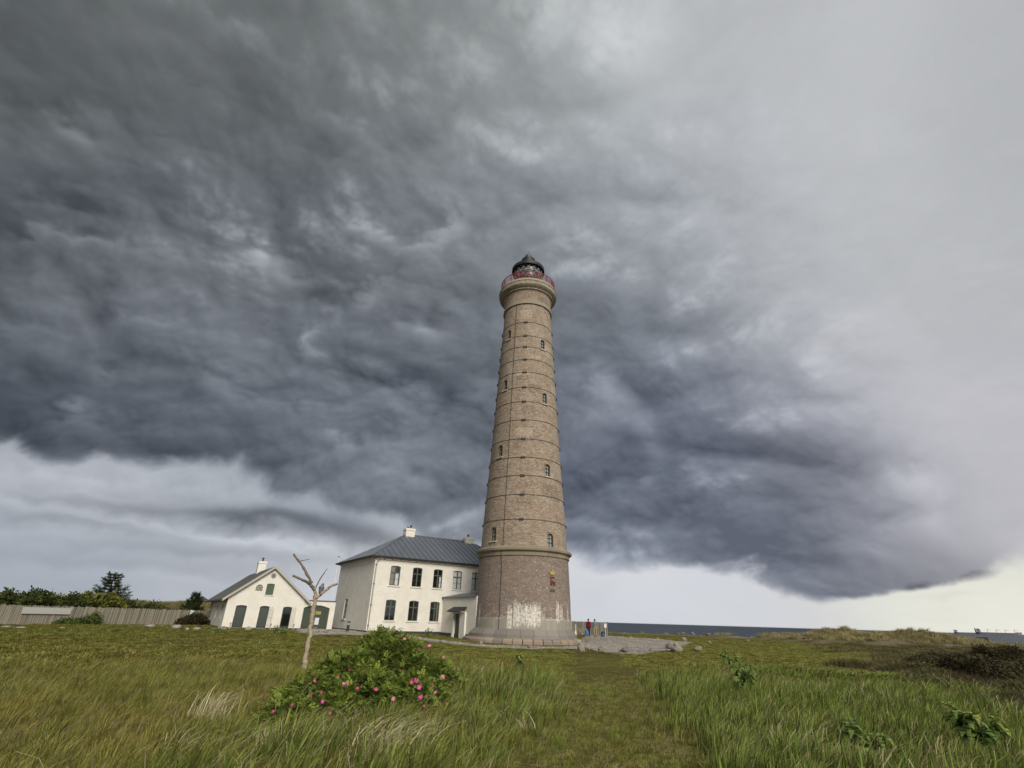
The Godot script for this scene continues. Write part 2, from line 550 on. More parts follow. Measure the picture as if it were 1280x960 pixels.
# a flat wall in the plane z = z0, facing +z, with openings [x0, x1, y0, y1, arch rise] and reveals going back by deep
func wall_face(st: SurfaceTool, x0: float, x1: float, y0: float, y1: float, z0: float, holes: Array, deep := 0.14) -> void:
	var xs := [x0, x1]
	var ys := [y0, y1]
	for h in holes:
		xs.append_array([h[0], h[1]])
		ys.append_array([h[2], h[3]])
	xs.sort()
	ys.sort()
	for i in xs.size() - 1:
		for j in ys.size() - 1:
			if xs[i + 1] - xs[i] < 0.0005 or ys[j + 1] - ys[j] < 0.0005:
				continue
			var cx: float = (xs[i] + xs[i + 1]) / 2
			var cy: float = (ys[j] + ys[j + 1]) / 2
			var open := false
			for h in holes:
				if cx > h[0] and cx < h[1] and cy > h[2] and cy < h[3]:
					open = true
			if not open:
				quad(st, Vector3(xs[i], ys[j], z0), Vector3(xs[i + 1], ys[j], z0), Vector3(xs[i + 1], ys[j + 1], z0), Vector3(xs[i], ys[j + 1], z0))
	for h in holes:
		var a: float = h[0]
		var b: float = h[1]
		var lo: float = h[2]
		var hi: float = h[3]
		var rise: float = h[4] if h.size() > 4 else 0.0
		var back := z0 - deep
		quad(st, Vector3(a, lo, z0), Vector3(a, lo, back), Vector3(a, hi, back), Vector3(a, hi, z0))
		quad(st, Vector3(b, lo, back), Vector3(b, lo, z0), Vector3(b, hi, z0), Vector3(b, hi, back))
		quad(st, Vector3(a, lo, back), Vector3(a, lo, z0), Vector3(b, lo, z0), Vector3(b, lo, back))
		var n := 8
		for k in n:
			var t0 := float(k) / n * 2.0 - 1.0
			var t1 := (k + 1.0) / n * 2.0 - 1.0
			var p0 := Vector2(lerpf(a, b, float(k) / n), hi - rise * t0 * t0)
			var p1 := Vector2(lerpf(a, b, (k + 1.0) / n), hi - rise * t1 * t1)
			if rise > 0.0:
				quad(st, Vector3(p0.x, p0.y, z0), Vector3(p1.x, p1.y, z0), Vector3(p1.x, hi, z0), Vector3(p0.x, hi, z0))
			quad(st, Vector3(p0.x, p0.y, back), Vector3(p1.x, p1.y, back), Vector3(p1.x, p1.y, z0), Vector3(p0.x, p0.y, z0))

# a plate in the plane z, of the outline of an arched opening
func arched_plate(st: SurfaceTool, a: float, b: float, lo: float, hi: float, rise: float, z0: float, z1: float) -> void:
	var top := []
	var n := 8
	for k in n + 1:
		var t := float(k) / n * 2.0 - 1.0
		top.append(Vector2(lerpf(a, b, float(k) / n), hi - rise * t * t))
	for k in n:
		var p: Vector2 = top[k]
		var q: Vector2 = top[k + 1]
		quad(st, Vector3(p.x, lo, z1), Vector3(q.x, lo, z1), Vector3(q.x, q.y, z1), Vector3(p.x, p.y, z1))
		quad(st, Vector3(q.x, lo, z0), Vector3(p.x, lo, z0), Vector3(p.x, p.y, z0), Vector3(q.x, q.y, z0))
		quad(st, Vector3(p.x, p.y, z1), Vector3(q.x, q.y, z1), Vector3(q.x, q.y, z0), Vector3(p.x, p.y, z0))
	quad(st, Vector3(a, lo, z0), Vector3(a, lo, z1), Vector3(a, top[0].y, z1), Vector3(a, top[0].y, z0))
	quad(st, Vector3(b, lo, z1), Vector3(b, lo, z0), Vector3(b, top[n].y, z0), Vector3(b, top[n].y, z1))

# tapered capsules joined smoothly and meshed with surface nets; bones: [a, b, ra, rb, colour]
func body_mesh(bones: Array, cell: float, blend: float) -> ArrayMesh:
	var lo := Vector3.INF
	var hi := -Vector3.INF
	for b in bones:
		var r := maxf(b[2], b[3]) + 2.5 * cell
		for p in [b[0], b[1]]:
			lo = lo.min(p - Vector3.ONE * r)
			hi = hi.max(p + Vector3.ONE * r)
	var n := Vector3i((hi - lo) / cell) + Vector3i.ONE * 2
	var field := PackedFloat32Array()
	field.resize(n.x * n.y * n.z)
	field.fill(1.0)
	var near := PackedInt32Array()
	near.resize(field.size())
	var best := PackedFloat32Array()
	best.resize(field.size())
	best.fill(9.0)
	for bi in bones.size():
		var b = bones[bi]
		var a: Vector3 = b[0]
		var ab: Vector3 = b[1] - b[0]
		var len2 := maxf(ab.length_squared(), 1e-9)
		var r := maxf(b[2], b[3]) + blend + 2.0 * cell
		var i0 := Vector3i(((b[0].min(b[1]) - Vector3.ONE * r) - lo) / cell).clamp(Vector3i.ZERO, n - Vector3i.ONE)
		var i1 := Vector3i(((b[0].max(b[1]) + Vector3.ONE * r) - lo) / cell).clamp(Vector3i.ZERO, n - Vector3i.ONE)
		for z in range(i0.z, i1.z + 1):
			for y in range(i0.y, i1.y + 1):
				for x in range(i0.x, i1.x + 1):
					var p := lo + Vector3(x, y, z) * cell
					var t := clampf((p - a).dot(ab) / len2, 0.0, 1.0)
					var d := p.distance_to(a + ab * t) - lerpf(b[2], b[3], t)
					var o := (z * n.y + y) * n.x + x
					var f := field[o]
					var h := clampf(0.5 + 0.5 * (f - d) / blend, 0.0, 1.0)
					field[o] = lerpf(f, d, h) - blend * h * (1.0 - h)
					if d < best[o]:
						best[o] = d
						near[o] = bi
	var st := begin()
	var index := {}
	var verts := []
	for z in n.z - 1:
		for y in n.y - 1:
			for x in n.x - 1:
				var o := (z * n.y + y) * n.x + x
				var corner := [o, o + 1, o + n.x, o + n.x + 1, o + n.x * n.y, o + n.x * n.y + 1, o + n.x * n.y + n.x, o + n.x * n.y + n.x + 1]
				var inside := 0
				for c in corner:
					if field[c] < 0.0:
						inside += 1
				if inside == 0 or inside == 8:
					continue
				var sum := Vector3.ZERO
				var count := 0
				for e in [[0, 1], [2, 3], [4, 5], [6, 7], [0, 2], [1, 3], [4, 6], [5, 7], [0, 4], [1, 5], [2, 6], [3, 7]]:
					var fa := field[corner[e[0]]]
					var fb := field[corner[e[1]]]
					if (fa < 0.0) != (fb < 0.0):
						var t := fa / (fa - fb)
						var pa := Vector3(e[0] & 1, (e[0] >> 1) & 1, e[0] >> 2)
						var pb := Vector3(e[1] & 1, (e[1] >> 1) & 1, e[1] >> 2)
						sum += pa.lerp(pb, t)
						count += 1
				index[o] = verts.size()
				var g := Vector3(field[o + 1] - field[o], field[o + n.x] - field[o], field[o + n.x * n.y] - field[o]).normalized()
				verts.append([lo + (Vector3(x, y, z) + sum / count) * cell, g, bones[near[o]][4]])
	for o in index:
		var steps := [1, n.x, n.x * n.y]
		for ax in 3:
			var s1: int = steps[(ax + 1) % 3]
			var s2: int = steps[(ax + 2) % 3]
			var f0 := field[o]
			var f1 := field[o + steps[ax]]
			if (f0 < 0.0) == (f1 < 0.0) or not (index.has(o - s1) and index.has(o - s2) and index.has(o - s1 - s2)):
				continue
			var q := [index[o], index[o - s1], index[o - s1 - s2], index[o - s2]]
			if f0 < 0.0:
				q.reverse()
			for k in [0, 1, 2, 0, 2, 3]:
				var v: Array = verts[q[k]]
				st.set_normal(v[1])
				st.set_color(v[2])
				st.add_vertex(v[0])
	return st.commit()

# ---------------------------------------------------------------- the land
var _bumps: FastNoiseLite
var _patches: FastNoiseLite
var path_line: Array = []

func shore_distance(x: float, z: float) -> float:
	return 112.0 - (x * 0.52 - z * 0.854) - _bumps.get_noise_2d(x * 0.12, z * 0.12) * 9.0

func ground_height(x: float, z: float) -> float:
	var far := Vector2(x, z).length()
	var h := 0.32 * smoothstep(2.0, -12.0, x) * smoothstep(20.0, 44.0, -z)
	var tower := Vector2(x - 1.62, z + 49.5).length()
	var calm := smoothstep(5.0, 12.0, tower)
	h += (_bumps.get_noise_2d(x, z) * 0.10 + _bumps.get_noise_2d(x * 3.0 + 50.0, z * 3.0) * 0.04) * calm * smoothstep(0.0, 6.0, far)
	h -= 0.1 * (1.0 - calm)
	# rough rise beside the meadow
	h += 0.2 * exp(-(pow((x - 27.0) / 10.0, 2.0) + pow((z + 29.0) / 13.0, 2.0)))
	h += 0.32 * exp(-(pow((x - 8.5) / 7.0, 2.0) + pow((z + 63.0) / 7.0, 2.0)))
	h += mounds(x, z)
	# dunes before the beach
	var shore := shore_distance(x, z)
	var ridge := exp(-pow((shore - 14.0) / 9.0, 2.0)) * smoothstep(40.0, 52.0, x)
	h += ridge * maxf(0.0, 0.55 + 1.6 * _patches.get_noise_2d(x * 1.6, z * 1.6)) * 0.4
	# the dune behind the fence
	h += 1.5 * smoothstep(72.0, 104.0, far) * smoothstep(-18.0, -34.0, x) * (0.8 + 0.5 * _patches.get_noise_2d(x * 0.7, z * 0.7))
	h += 0.9 * smoothstep(90.0, 130.0, far) * smoothstep(-4.0, -24.0, x)
	h -= 4.6 * smoothstep(6.0, -16.0, shore)
	return h

# single dunes: place, half width, height
const MOUNDS := [[46.0, -75.5, 4.6, 1.45], [53.5, -70.0, 4.2, 1.5], [59.0, -66.0, 3.0, 0.35], [41.0, -83.0, 3.2, 0.6], [36.0, -90.0, 2.6, 0.4], [66.0, -66.0, 3.0, 0.3], [13.0, -96.0, 3.0, 0.4], [9.0, -74.0, 2.2, 0.55]]

func mounds(x: float, z: float) -> float:
	var h := 0.0
	for m in MOUNDS:
		var d = (pow(x - m[0], 2.0) + pow(z - m[1], 2.0)) / (m[2] * m[2])
		if d < 6.0:
			h += m[3] * exp(-d) * (1.0 + 0.5 * _patches.get_noise_2d(x * 4.0, z * 4.0))
	return h

func path_distance(x: float, z: float) -> float:
	if x < -8.0 or x > 12.0:
		return 9.0
	var p := Vector2(x, z)
	var d := 1e9
	for i in path_line.size() - 1:
		d = minf(d, p.distance_to(Geometry2D.get_closest_point_to_segment(p, path_line[i], path_line[i + 1])))
	return d

# what grows at a place: x = height of the grass in metres, y = how green, z = how dry and pale, w = share of bare sand
func growth(x: float, z: float) -> Vector4:
	var far := Vector2(x, z).length()
	var n := _patches.get_noise_2d(x * 2.2, z * 2.2)
	var n2 := _patches.get_noise_2d(x * 0.8 + 90.0, z * 0.8)
	var d := path_distance(x, z)
	var side := smoothstep(1.05, 1.75, d + n * 0.5 + _bumps.get_noise_2d(x * 7.0, z * 7.0) * 0.6)
	var g := Vector4(0.24, 0.30, 0.26, 0.0)
	var mown := lawn_mask(x, z)
	var right: float = smoothstep(0.0, 1.5, x - path_at(z)) * (1.0 - mown)
	g.x = lerpf(0.27, 0.44, right)
	g.y = lerpf(0.30, 0.85, right) + n * 0.25
	var near_left := smoothstep(-5.5, -1.0, x) * (1.0 - right) * smoothstep(24.0, 15.0, far)
	g.x += 0.22 * near_left
	g.y += 0.35 * near_left
	g.x *= lerpf(0.2, 1.0, side)
	g.y = lerpf(0.5, g.y, side)
	g.z = lerpf(0.3, g.z, side)
	g.x *= lerpf(1.0, 0.42, mown)
	g.y = lerpf(g.y, 0.45 + n * 0.4, mown)
	var clump := _bumps.get_noise_2d(x * 9.0, z * 9.0)
	g.x *= 1.0 + n2 * 0.5 + clump * 0.8 * smoothstep(30.0, 15.0, far)
	g.y += clump * 0.35
	g.y += n2 * 0.25
	g.z += maxf(0.0, n) * 0.3
	# the brown rough on the rise, the dunes and the beach
	var rough := rough_mask(x, z)
	g.y = lerpf(g.y, -0.1, rough)
	g.x = lerpf(g.x, 0.2, rough)
	var shore := shore_distance(x, z)
	g.w = smoothstep(22.0, 12.0, shore + n * 12.0)
	g.w = maxf(g.w, smoothstep(0.04, 0.2, mounds(x, z)) * smoothstep(-0.15, 0.1, n))
	var hill := smoothstep(66.0, 90.0, far) * smoothstep(-10.0, -24.0, x)
	g.y += hill * 0.1
	return g

# the mown lawn about the buildings begins here
func lawn_mask(x: float, z: float) -> float:
	return smoothstep(19.0, 27.0, -z + _patches.get_noise_2d(x * 1.2, z * 1.2) * 6.0 + x * 0.12)

# the brown rough that runs from the meadow to the dunes
func rough_mask(x: float, z: float) -> float:
	var far := Vector2(x, z).length()
	var a := rad_to_deg(atan2(x, -z)) + _patches.get_noise_2d(x * 1.5 + 40.0, z * 1.5) * 9.0
	var start := lerpf(43.0, 35.0, smoothstep(16.0, 26.0, far))
	start = lerpf(start, 33.0, smoothstep(30.0, 60.0, far))
	return smoothstep(start - 1.0, start + 2.0, a) * smoothstep(15.0, 18.0, far) * smoothstep(92.0, 84.0, far)

func path_at(z: float) -> float:
	for i in path_line.size() - 1:
		var a: Vector2 = path_line[i]
		var b: Vector2 = path_line[i + 1]
		if z <= a.y and z >= b.y:
			return lerpf(a.x, b.x, (z - a.y) / (b.y - a.y))
	return path_line[0].x if z > path_line[0].y else path_line[-1].x

func soil_colour(x: float, z: float) -> Color:
	var g := growth(x, z)
	var c := Color(0.135, 0.112, 0.05).lerp(Color(0.085, 0.105, 0.034), clampf(g.y, 0.0, 1.0))
	c = c.lerp(Color(0.17, 0.135, 0.07), clampf(g.z * 0.6, 0.0, 0.6))
	var trodden := 1.0 - smoothstep(1.1, 1.7, path_distance(x, z))
	c = c.lerp(Color(0.215, 0.195, 0.068), maxf(lawn_mask(x, z) * 0.8, trodden) * (0.85 + 0.7 * _patches.get_noise_2d(x, z)))
	c = c.lerp(Color(0.085, 0.068, 0.038), 0.8 * rough_mask(x, z))
	return c.lerp(Color(0.42, 0.36, 0.27), g.w)

func build_land() -> void:
	var rings := [0.0]
	var r := 1.0
	while r < 900.0:
		rings.append(r)
		r *= 1.042
	var turns := 300
	var verts := PackedVector3Array()
	var cols := PackedColorArray()
	for i in rings.size():
		for k in turns:
			var a := TAU * k / turns
			var p := Vector3(sin(a) * rings[i], 0, -cos(a) * rings[i])
			p.y = ground_height(p.x, p.z)
			verts.append(p)
			cols.append(soil_colour(p.x, p.z))
	var st := begin()
	st.set_smooth_group(0)
	for i in verts.size():
		st.set_color(cols[i])
		st.add_vertex(verts[i])
	for i in rings.size() - 1:
		for k in turns:
			var k2 := (k + 1) % turns
			var a := i * turns + k
			var b := i * turns + k2
			for n in [a, b, b + turns, a, b + turns, a + turns]:
				st.add_index(n)
	st.generate_normals()
	var m := tinted(1.0)
	m.albedo_texture = noise_texture(5, 0.03, 5, Color(0.55, 0.52, 0.5), Color(1, 1, 1), 512)
	m.uv1_triplanar = true
	m.uv1_world_triplanar = true
	m.uv1_scale = Vector3.ONE * 0.45
	m.normal_enabled = true
	m.normal_texture = relief_texture(6, 0.05, 4, 6.0)
	m.metallic_specular = 0.12
	structure("ground", st.commit(), m)
	# the sea
	st = begin()
	quad(st, Vector3(-40000, -2.9, 40000), Vector3(40000, -2.9, 40000), Vector3(40000, -2.9, -40000), Vector3(-40000, -2.9, -40000))
	var w := mat(0.018, 0.032, 0.042, 0.32)
	w.normal_enabled = true
	w.normal_texture = relief_texture(8, 0.02, 5, 7.0)
	w.normal_scale = 1.6
	w.metallic_specular = 0.18
	w.uv1_triplanar = true
	w.uv1_world_triplanar = true
	w.uv1_scale = Vector3.ONE * 0.05
	structure("sea", st.commit(), w)

# a sheet of gravel over the ground, cut to an outline given on the ground
func build_gravel(called: String, outline: PackedVector2Array, material: Material) -> void:
	var lo := outline[0]
	var hi := outline[0]
	for p in outline:
		lo = lo.min(p)
		hi = hi.max(p)
	var st := begin()
	var step := 0.35
	for i in int((hi.x - lo.x) / step) + 1:
		for j in int((hi.y - lo.y) / step) + 1:
			var a := lo + Vector2(i, j) * step
			var c := a + Vector2.ONE * step * 0.5
			c += Vector2(_bumps.get_noise_2d(c.x * 9.0, c.y * 9.0), _bumps.get_noise_2d(c.x * 9.0 + 70.0, c.y * 9.0)) * 0.9
			if not Geometry2D.is_point_in_polygon(c, outline):
				continue
			var q := []
			for o in [Vector2(0, 1), Vector2(1, 1), Vector2(1, 0), Vector2(0, 0)]:
				var p: Vector2 = a + o * step
				q.append(Vector3(p.x, ground_height(p.x, p.y) + 0.035, p.y))
			quad(st, q[0], q[1], q[2], q[3])
	structure(called, st.commit(), material)

func ground_outline(pixels: Array) -> PackedVector2Array:
	var out := PackedVector2Array()
	for p in pixels:
		var g := pixel_on_ground(p[0], p[1])
		out.append(Vector2(g.x, g.z))
	return out

# ---------------------------------------------------------------- the lighthouse
const SHAFT := [[7.6, 4.15], [7.97, 4.12], [10.62, 4.0], [12.43, 3.88], [18.06, 3.54], [23.6, 3.28], [27.6, 3.08], [29.7, 2.97], [34.07, 2.76], [34.95, 2.73]]

func profile_radius(rows: Array, h: float) -> float:
	for i in rows.size() - 1:
		if h <= rows[i + 1][0]:
			return lerpf(rows[i][1], rows[i + 1][1], clampf((h - rows[i][0]) / (rows[i + 1][0] - rows[i][0]), 0.0, 1.0))
	return rows[-1][1]

func to_byte_colour(c: Color) -> Color:
	return c.linear_to_srgb()

# weathered brickwork of the shaft, laid course by course
func shaft_bricks() -> ImageTexture:
	var rng := RandomNumberGenerator.new()
	rng.seed = 77
	var im := Image.create(1024, 2048, false, Image.FORMAT_RGB8)
	im.fill(lin(0.31, 0.27, 0.215))
	var tone := _noise(3, 4, 0.02)
	var stain := _noise(4, 4, 0.011)
	var courses := 440
	var repairs := []
	for k in 48:
		var w := rng.randf_range(0.02, 0.10)
		repairs.append([Rect2(rng.randf(), rng.randf(), w, rng.randf_range(0.012, 0.05)), rng.randi_range(0, 3)])
	for k in [[0.478, 0.49, 0.055, 0.035, 1], [0.47, 0.30, 0.05, 0.03, 0], [0.44, 0.62, 0.03, 0.04, 1], [0.53, 0.76, 0.03, 0.05, 0], [0.51, 0.22, 0.06, 0.03, 0], [0.455, 0.84, 0.05, 0.02, 1], [0.50, 0.40, 0.04, 0.03, 1]]:
		repairs.append([Rect2(k[0], k[1], k[2], k[3]), k[4]])
	for j in courses:
		var y0 := int(j * 2048.0 / courses)
		var y1 := int((j + 1) * 2048.0 / courses)
		var shift := 0.5 if j % 2 else 0.0
		for i in 118:
			var u := (i + shift) / 118.0
			var v := float(j) / courses
			var t := tone.get_noise_2d(u * 1024.0, v * 2600.0)
			var s := stain.get_noise_2d(u * 1024.0, v * 900.0)
			var c := Color(0.275, 0.205, 0.143)
			c = c.lerp(Color(0.345, 0.235, 0.165), clampf(t * 1.8, 0.0, 0.85))
			c = c.lerp(Color(0.205, 0.158, 0.118), clampf(-t * 1.9, 0.0, 0.9))
			c = c.lerp(Color(0.37, 0.315, 0.245), clampf(s * 1.2, 0.0, 0.6))
			for rp in repairs:
				if rp[0].has_point(Vector2(u, v)):
					c = [Color(0.30, 0.212, 0.148), Color(0.20, 0.145, 0.10), Color(0.40, 0.31, 0.225), Color(0.27, 0.20, 0.14)][rp[1]]
			var roll := rng.randf()
			c *= rng.randf_range(0.72, 1.25)
			if roll < 0.10:
				c = c.lerp(Color(0.50, 0.45, 0.38), 0.55)
			elif roll < 0.17:
				c *= 0.6
			c.a = 1.0
			im.fill_rect(Rect2i(int(u * 1024.0) % 1024, y0, 8, maxi(y1 - y0 - 1, 3)), to_byte_colour(c))
	# pale runs beneath the iron bands and damp streaks
	for k in 420:
		var x := rng.randi_range(0, 1023)
		var y := rng.randi_range(0, 2000)
		var long := rng.randi_range(4, 46)
		var pale := rng.randf() < 0.6
		for n in long:
			if rng.randf() < 0.7 and y + n < 2048:
				var old := im.get_pixel(x, y + n)
				im.set_pixel(x, y + n, old.lerp(Color(0.80, 0.77, 0.72) if pale else Color(0.33, 0.28, 0.24), 0.55))
	return ImageTexture.create_from_image(im)

# the lower drum: darker brick with lime run down over brick and cement
func drum_bricks() -> ImageTexture:
	var rng := RandomNumberGenerator.new()
	rng.seed = 78
	var im := Image.create(1024, 768, false, Image.FORMAT_RGB8)
	im.fill(lin(0.24, 0.205, 0.175))
	var tone := _noise(13, 4, 0.012)
	var top := 6.9
	var span := 6.0        # metres of height on the picture
	var courses := 96
	for j in courses:
		var y0 := int(j * 768.0 / courses)
		var y1 := int((j + 1) * 768.0 / courses)
		for i in 146:
			var u := (i + (0.5 if j % 2 else 0.0)) / 146.0
			var t := tone.get_noise_2d(u * 1024.0, j * 9.0)
			var c := Color(0.21, 0.163, 0.130).lerp(Color(0.25, 0.178, 0.138) if t > 0.0 else Color(0.16, 0.13, 0.11), clampf(absf(t) * 1.6, 0.0, 0.8))
			c *= rng.randf_range(0.78, 1.2)
			if rng.randf() < 0.05:
				c = c.lerp(Color(0.42, 0.37, 0.31), 0.5)
			im.fill_rect(Rect2i(int(u * 1024.0) % 1024, y0, 6, maxi(y1 - y0 - 1, 3)), to_byte_colour(c))
	# the cement dado: vertical board marks
	var edge := int((top - 1.85) / span * 768.0)
	for x in 1024:
		var shade := rng.randf_range(0.9, 1.08)
		var board := 1.0 + 0.16 * tone.get_noise_1d(float(x / 11) * 40.0)
		for y in range(edge, 768):
			var c := Color(0.31, 0.28, 0.235) * shade * board * (1.0 + 0.15 * tone.get_noise_2d(x * 2.0, y * 0.4))
			c.a = 1.0
			im.set_pixel(x, y, to_byte_colour(c))
	# flakes of old whitewash, thickest above the dado
	var keep := _noise(19, 3, 0.03)
	for k in 5200:
		var u := rng.randf()
		var h := 1.75 + pow(rng.randf(), 2.6) * 5.0
		if keep.get_noise_2d(u * 1024.0, h * 80.0) < -0.05 + 0.04 * h:
			continue
		var x := int(u * 1024.0)
		var y := int((top - h) / span * 768.0)
		im.fill_rect(Rect2i(x, y, rng.randi_range(1, 5), rng.randi_range(1, 4)), lin(0.62, 0.59, 0.54) if rng.randf() < 0.7 else lin(0.45, 0.41, 0.36))
	# broad runs of lime: angle, width in degrees, top, bottom, share covered
	for w in [[-16.5, 5.0, 2.75, 0.9, 0.95], [-9.0, 6.0, 3.1, 0.95, 0.85], [-2.0, 9.0, 2.8, 1.2, 0.85], [7.0, 10.0, 2.9, 1.1, 0.9], [14.0, 8.0, 2.9, 1.1, 0.8], [20.0, 5.0, 2.5, 1.6, 0.4], [41.0, 5.0, 3.1, 1.45, 0.75], [47.0, 6.0, 2.9, 1.7, 0.5],
			[62.0, 5.0, 2.9, 1.6, 0.5], [-62.0, 3.5, 2.7, 1.2, 0.7], [-28.0, 9.0, 2.3, 1.75, 0.35], [-45.0, 12.0, 2.3, 1.8, 0.22], [80.0, 10.0, 3.0, 0.9, 0.7], [150.0, 30.0, 2.8, 1.0, 0.6]]:
		var x0 := int((w[0] - w[1] * 0.5 + 180.0) / 360.0 * 1024.0)
		var x1 := int((w[0] + w[1] * 0.5 + 180.0) / 360.0 * 1024.0)
		for x in range(x0, x1 + 1):
			var h0: float = w[2] + rng.randf_range(-0.45, 0.25)
			var h1: float = w[3] + absf(rng.randfn(0.0, 0.35))
			for y in range(int((top - h0) / span * 768.0), mini(int((top - h1) / span * 768.0), 768)):
				if y >= 0 and rng.randf() < w[4] * (0.95 + keep.get_noise_2d(x * 3.0, y * 1.0)):
					im.set_pixel(x % 1024, y, im.get_pixel(x % 1024, y).lerp(lin(0.72, 0.69, 0.63), rng.randf_range(0.7, 1.0)))
	return ImageTexture.create_from_image(im)

func stone_ring(root: Node3D, called: String, profile: Array, count: int, gap: float, tones: Array, uneven: float, seed_: int) -> void:
	var rng := RandomNumberGenerator.new()
	rng.seed = seed_
	var shapes := []
	for v in 3:
		var st := begin()
		var prof := []
		for p in profile:
			prof.append([p[0] + rng.randf_range(-uneven, uneven), p[1] + rng.randf_range(-uneven, uneven) * 0.5])
		var half := 180.0 / count - gap
		lathe(st, prof + [prof[0]], -half, half, 4, Rect2(), false)
		lathe(st, prof, -half, half, 1, Rect2(), true)
		shapes.append(st.commit())
	for k in count:
		part(root, called, shapes[rng.randi_range(0, 2)], tones[rng.randi_range(0, tones.size() - 1)], Transform3D(Basis(Vector3.UP, TAU * k / count + 0.05), Vector3.ZERO))

func build_lighthouse() -> void:
	var root := thing("lighthouse", "tall round brown brick lighthouse with iron bands and a black lantern", "lighthouse", Vector3(1.62, 0, -49.5))
	var grain := noise_texture(31, 0.04, 4, Color(0.72, 0.70, 0.68), Color(1, 1, 1), 256)
	var rough := relief_texture(32, 0.06, 4, 5.0, 256)
	# --- stone foot
	var pinks := []
	for c in [[0.44, 0.345, 0.27], [0.48, 0.39, 0.31], [0.35, 0.30, 0.26], [0.54, 0.46, 0.385], [0.34, 0.30, 0.265]]:
		pinks.append(grained(mat(c[0], c[1], c[2], 0.95), grain, 1.7, rough))
	var greys := []
	for c in [[0.31, 0.285, 0.255], [0.36, 0.335, 0.30], [0.28, 0.26, 0.235]]:
		greys.append(grained(mat(c[0], c[1], c[2], 0.95), grain, 1.7, rough))
	stone_ring(root, "plinth_stone", [[5.36, -0.5], [5.35, 0.16], [5.24, 0.28], [4.75, 0.36], [4.7, -0.5]], 40, 0.35, pinks, 0.035, 5)
	stone_ring(root, "step_stone", [[4.86, 0.2], [4.83, 0.60], [4.44, 1.02], [4.30, 1.02], [4.30, 0.2]], 26, 0.12, greys, 0.008, 6)
	# --- lower drum
	var drum := StandardMaterial3D.new()
	drum.albedo_texture = drum_bricks()
	drum.roughness = 0.95
	var st := begin()
	lathe(st, [[4.44, 0.95], [4.42, 1.85]], -180, 180, 96, Rect2(0, 0.9, 1, 6.0))
	lathe(st, [[4.42, 1.85], [4.385, 1.85]], -180, 180, 96, Rect2(0, 0.9, 1, 6.0))
	part(root, "cement_dado", st.commit(), drum)
	st = begin()
	lathe(st, [[4.395, 1.80], [4.23, 6.90]], -180, 180, 96, Rect2(0, 0.9, 1, 6.0))
	part(root, "brick_drum", st.commit(), drum)
	# --- ledge of pale stones
	var pales := []
	for c in [[0.36, 0.31, 0.225], [0.40, 0.345, 0.25], [0.32, 0.28, 0.205]]:
		pales.append(grained(mat(c[0], c[1], c[2], 0.95), grain, 1.3, rough))
	stone_ring(root, "ledge_stone", [[4.33, 6.86], [4.34, 7.16], [4.44, 7.2], [4.56, 7.28], [4.58, 7.44], [4.5, 7.52], [4.16, 7.72], [4.05, 7.72], [4.05, 6.86]], 22, 0.06, pales, 0.004, 7)
	# --- shaft with its window openings
	var shaft := StandardMaterial3D.new()
	shaft.albedo_texture = shaft_bricks()
	shaft.roughness = 0.95
	var openings := []     # angle, sill height, top
	for h in [29.23, 22.59, 14.84, 8.25]:
		openings.append([33.3, h - 0.62, h + 0.62])
	for h in [30.65, 24.24, 16.82, 8.75]:
		openings.append([-45.0, h - 0.62, h + 0.62])
	var angles := []
	for k in 91:
		angles.append(-180.0 + 4.0 * k)
	var half := 4.6
	for a in [33.3, -45.0]:
		angles.append(a - half)
		angles.append(a + half)
	angles.sort()
	var heights := []
	for k in 29:
		heights.append(lerpf(7.6, 34.6, k / 28.0))
	for o in openings:
		heights.append(o[1])
		heights.append(o[2])
	heights.sort()
	st = begin()
	for j in heights.size() - 1:
		for i in angles.size() - 1:
			var am: float = (angles[i] + angles[i + 1]) / 2
			var hm: float = (heights[j] + heights[j + 1]) / 2
			var open: bool = heights[j + 1] - heights[j] < 0.0005
			for o in openings:
				if absf(am - o[0]) < half and hm > o[1] and hm < o[2]:
					open = true
			if not open:
				lathe(st, [[profile_radius(SHAFT, heights[j]), heights[j]], [profile_radius(SHAFT, heights[j + 1]), heights[j + 1]]], angles[i], angles[i + 1], 1, Rect2(0, 7.6, 1, 27.35))
	part(root, "brick_shaft", st.commit(), shaft)
	var dark := mat(0.03, 0.035, 0.03, 0.5)
	var sill_m := mat(0.48, 0.44, 0.36, 0.9)
	var brick_plain := grained(mat(0.30, 0.225, 0.155), grain, 2.0, rough)
	var glass := mat(0.30, 0.34, 0.33, 0.12)
	for o in openings:
		var r := profile_radius(SHAFT, o[1])
		var w := 2.0 * r * sin(deg_to_rad(half))
		var tall: float = o[2] - o[1]
		var n := group_part(root, "window", Transform3D(Basis(Vector3.UP, deg_to_rad(o[0])), Vector3(sin(deg_to_rad(o[0])), 0, cos(deg_to_rad(o[0]))) * (r * cos(deg_to_rad(half))) + Vector3(0, o[1], 0)))
		st = begin()
		wall_face(st, -w / 2, w / 2, 0, tall, 0.0, [[-w / 2 + 0.001, w / 2 - 0.001, 0.001, tall - 0.001, w * 0.42]], 0.3)
		part(n, "reveal", st.commit(), brick_plain)
		st = begin()
		for x in [-w / 2 + 0.03, 0.0, w / 2 - 0.03]:
			box(st, Vector3(x - 0.03, 0.03, -0.20), Vector3(x + 0.03, tall - (0.03 if x == 0.0 else w * 0.36), -0.15))
		for y in [0.05, tall * 0.36, tall * 0.66]:
			box(st, Vector3(-w / 2, y - 0.025, -0.195), Vector3(w / 2, y + 0.025, -0.155))
		part(n, "frame", st.commit(), dark)
		st = begin()
		arched_plate(st, -w / 2, w / 2, 0.0, tall, w * 0.42, -0.23, -0.21)
		part(n, "pane", st.commit(), glass)
		st = begin()
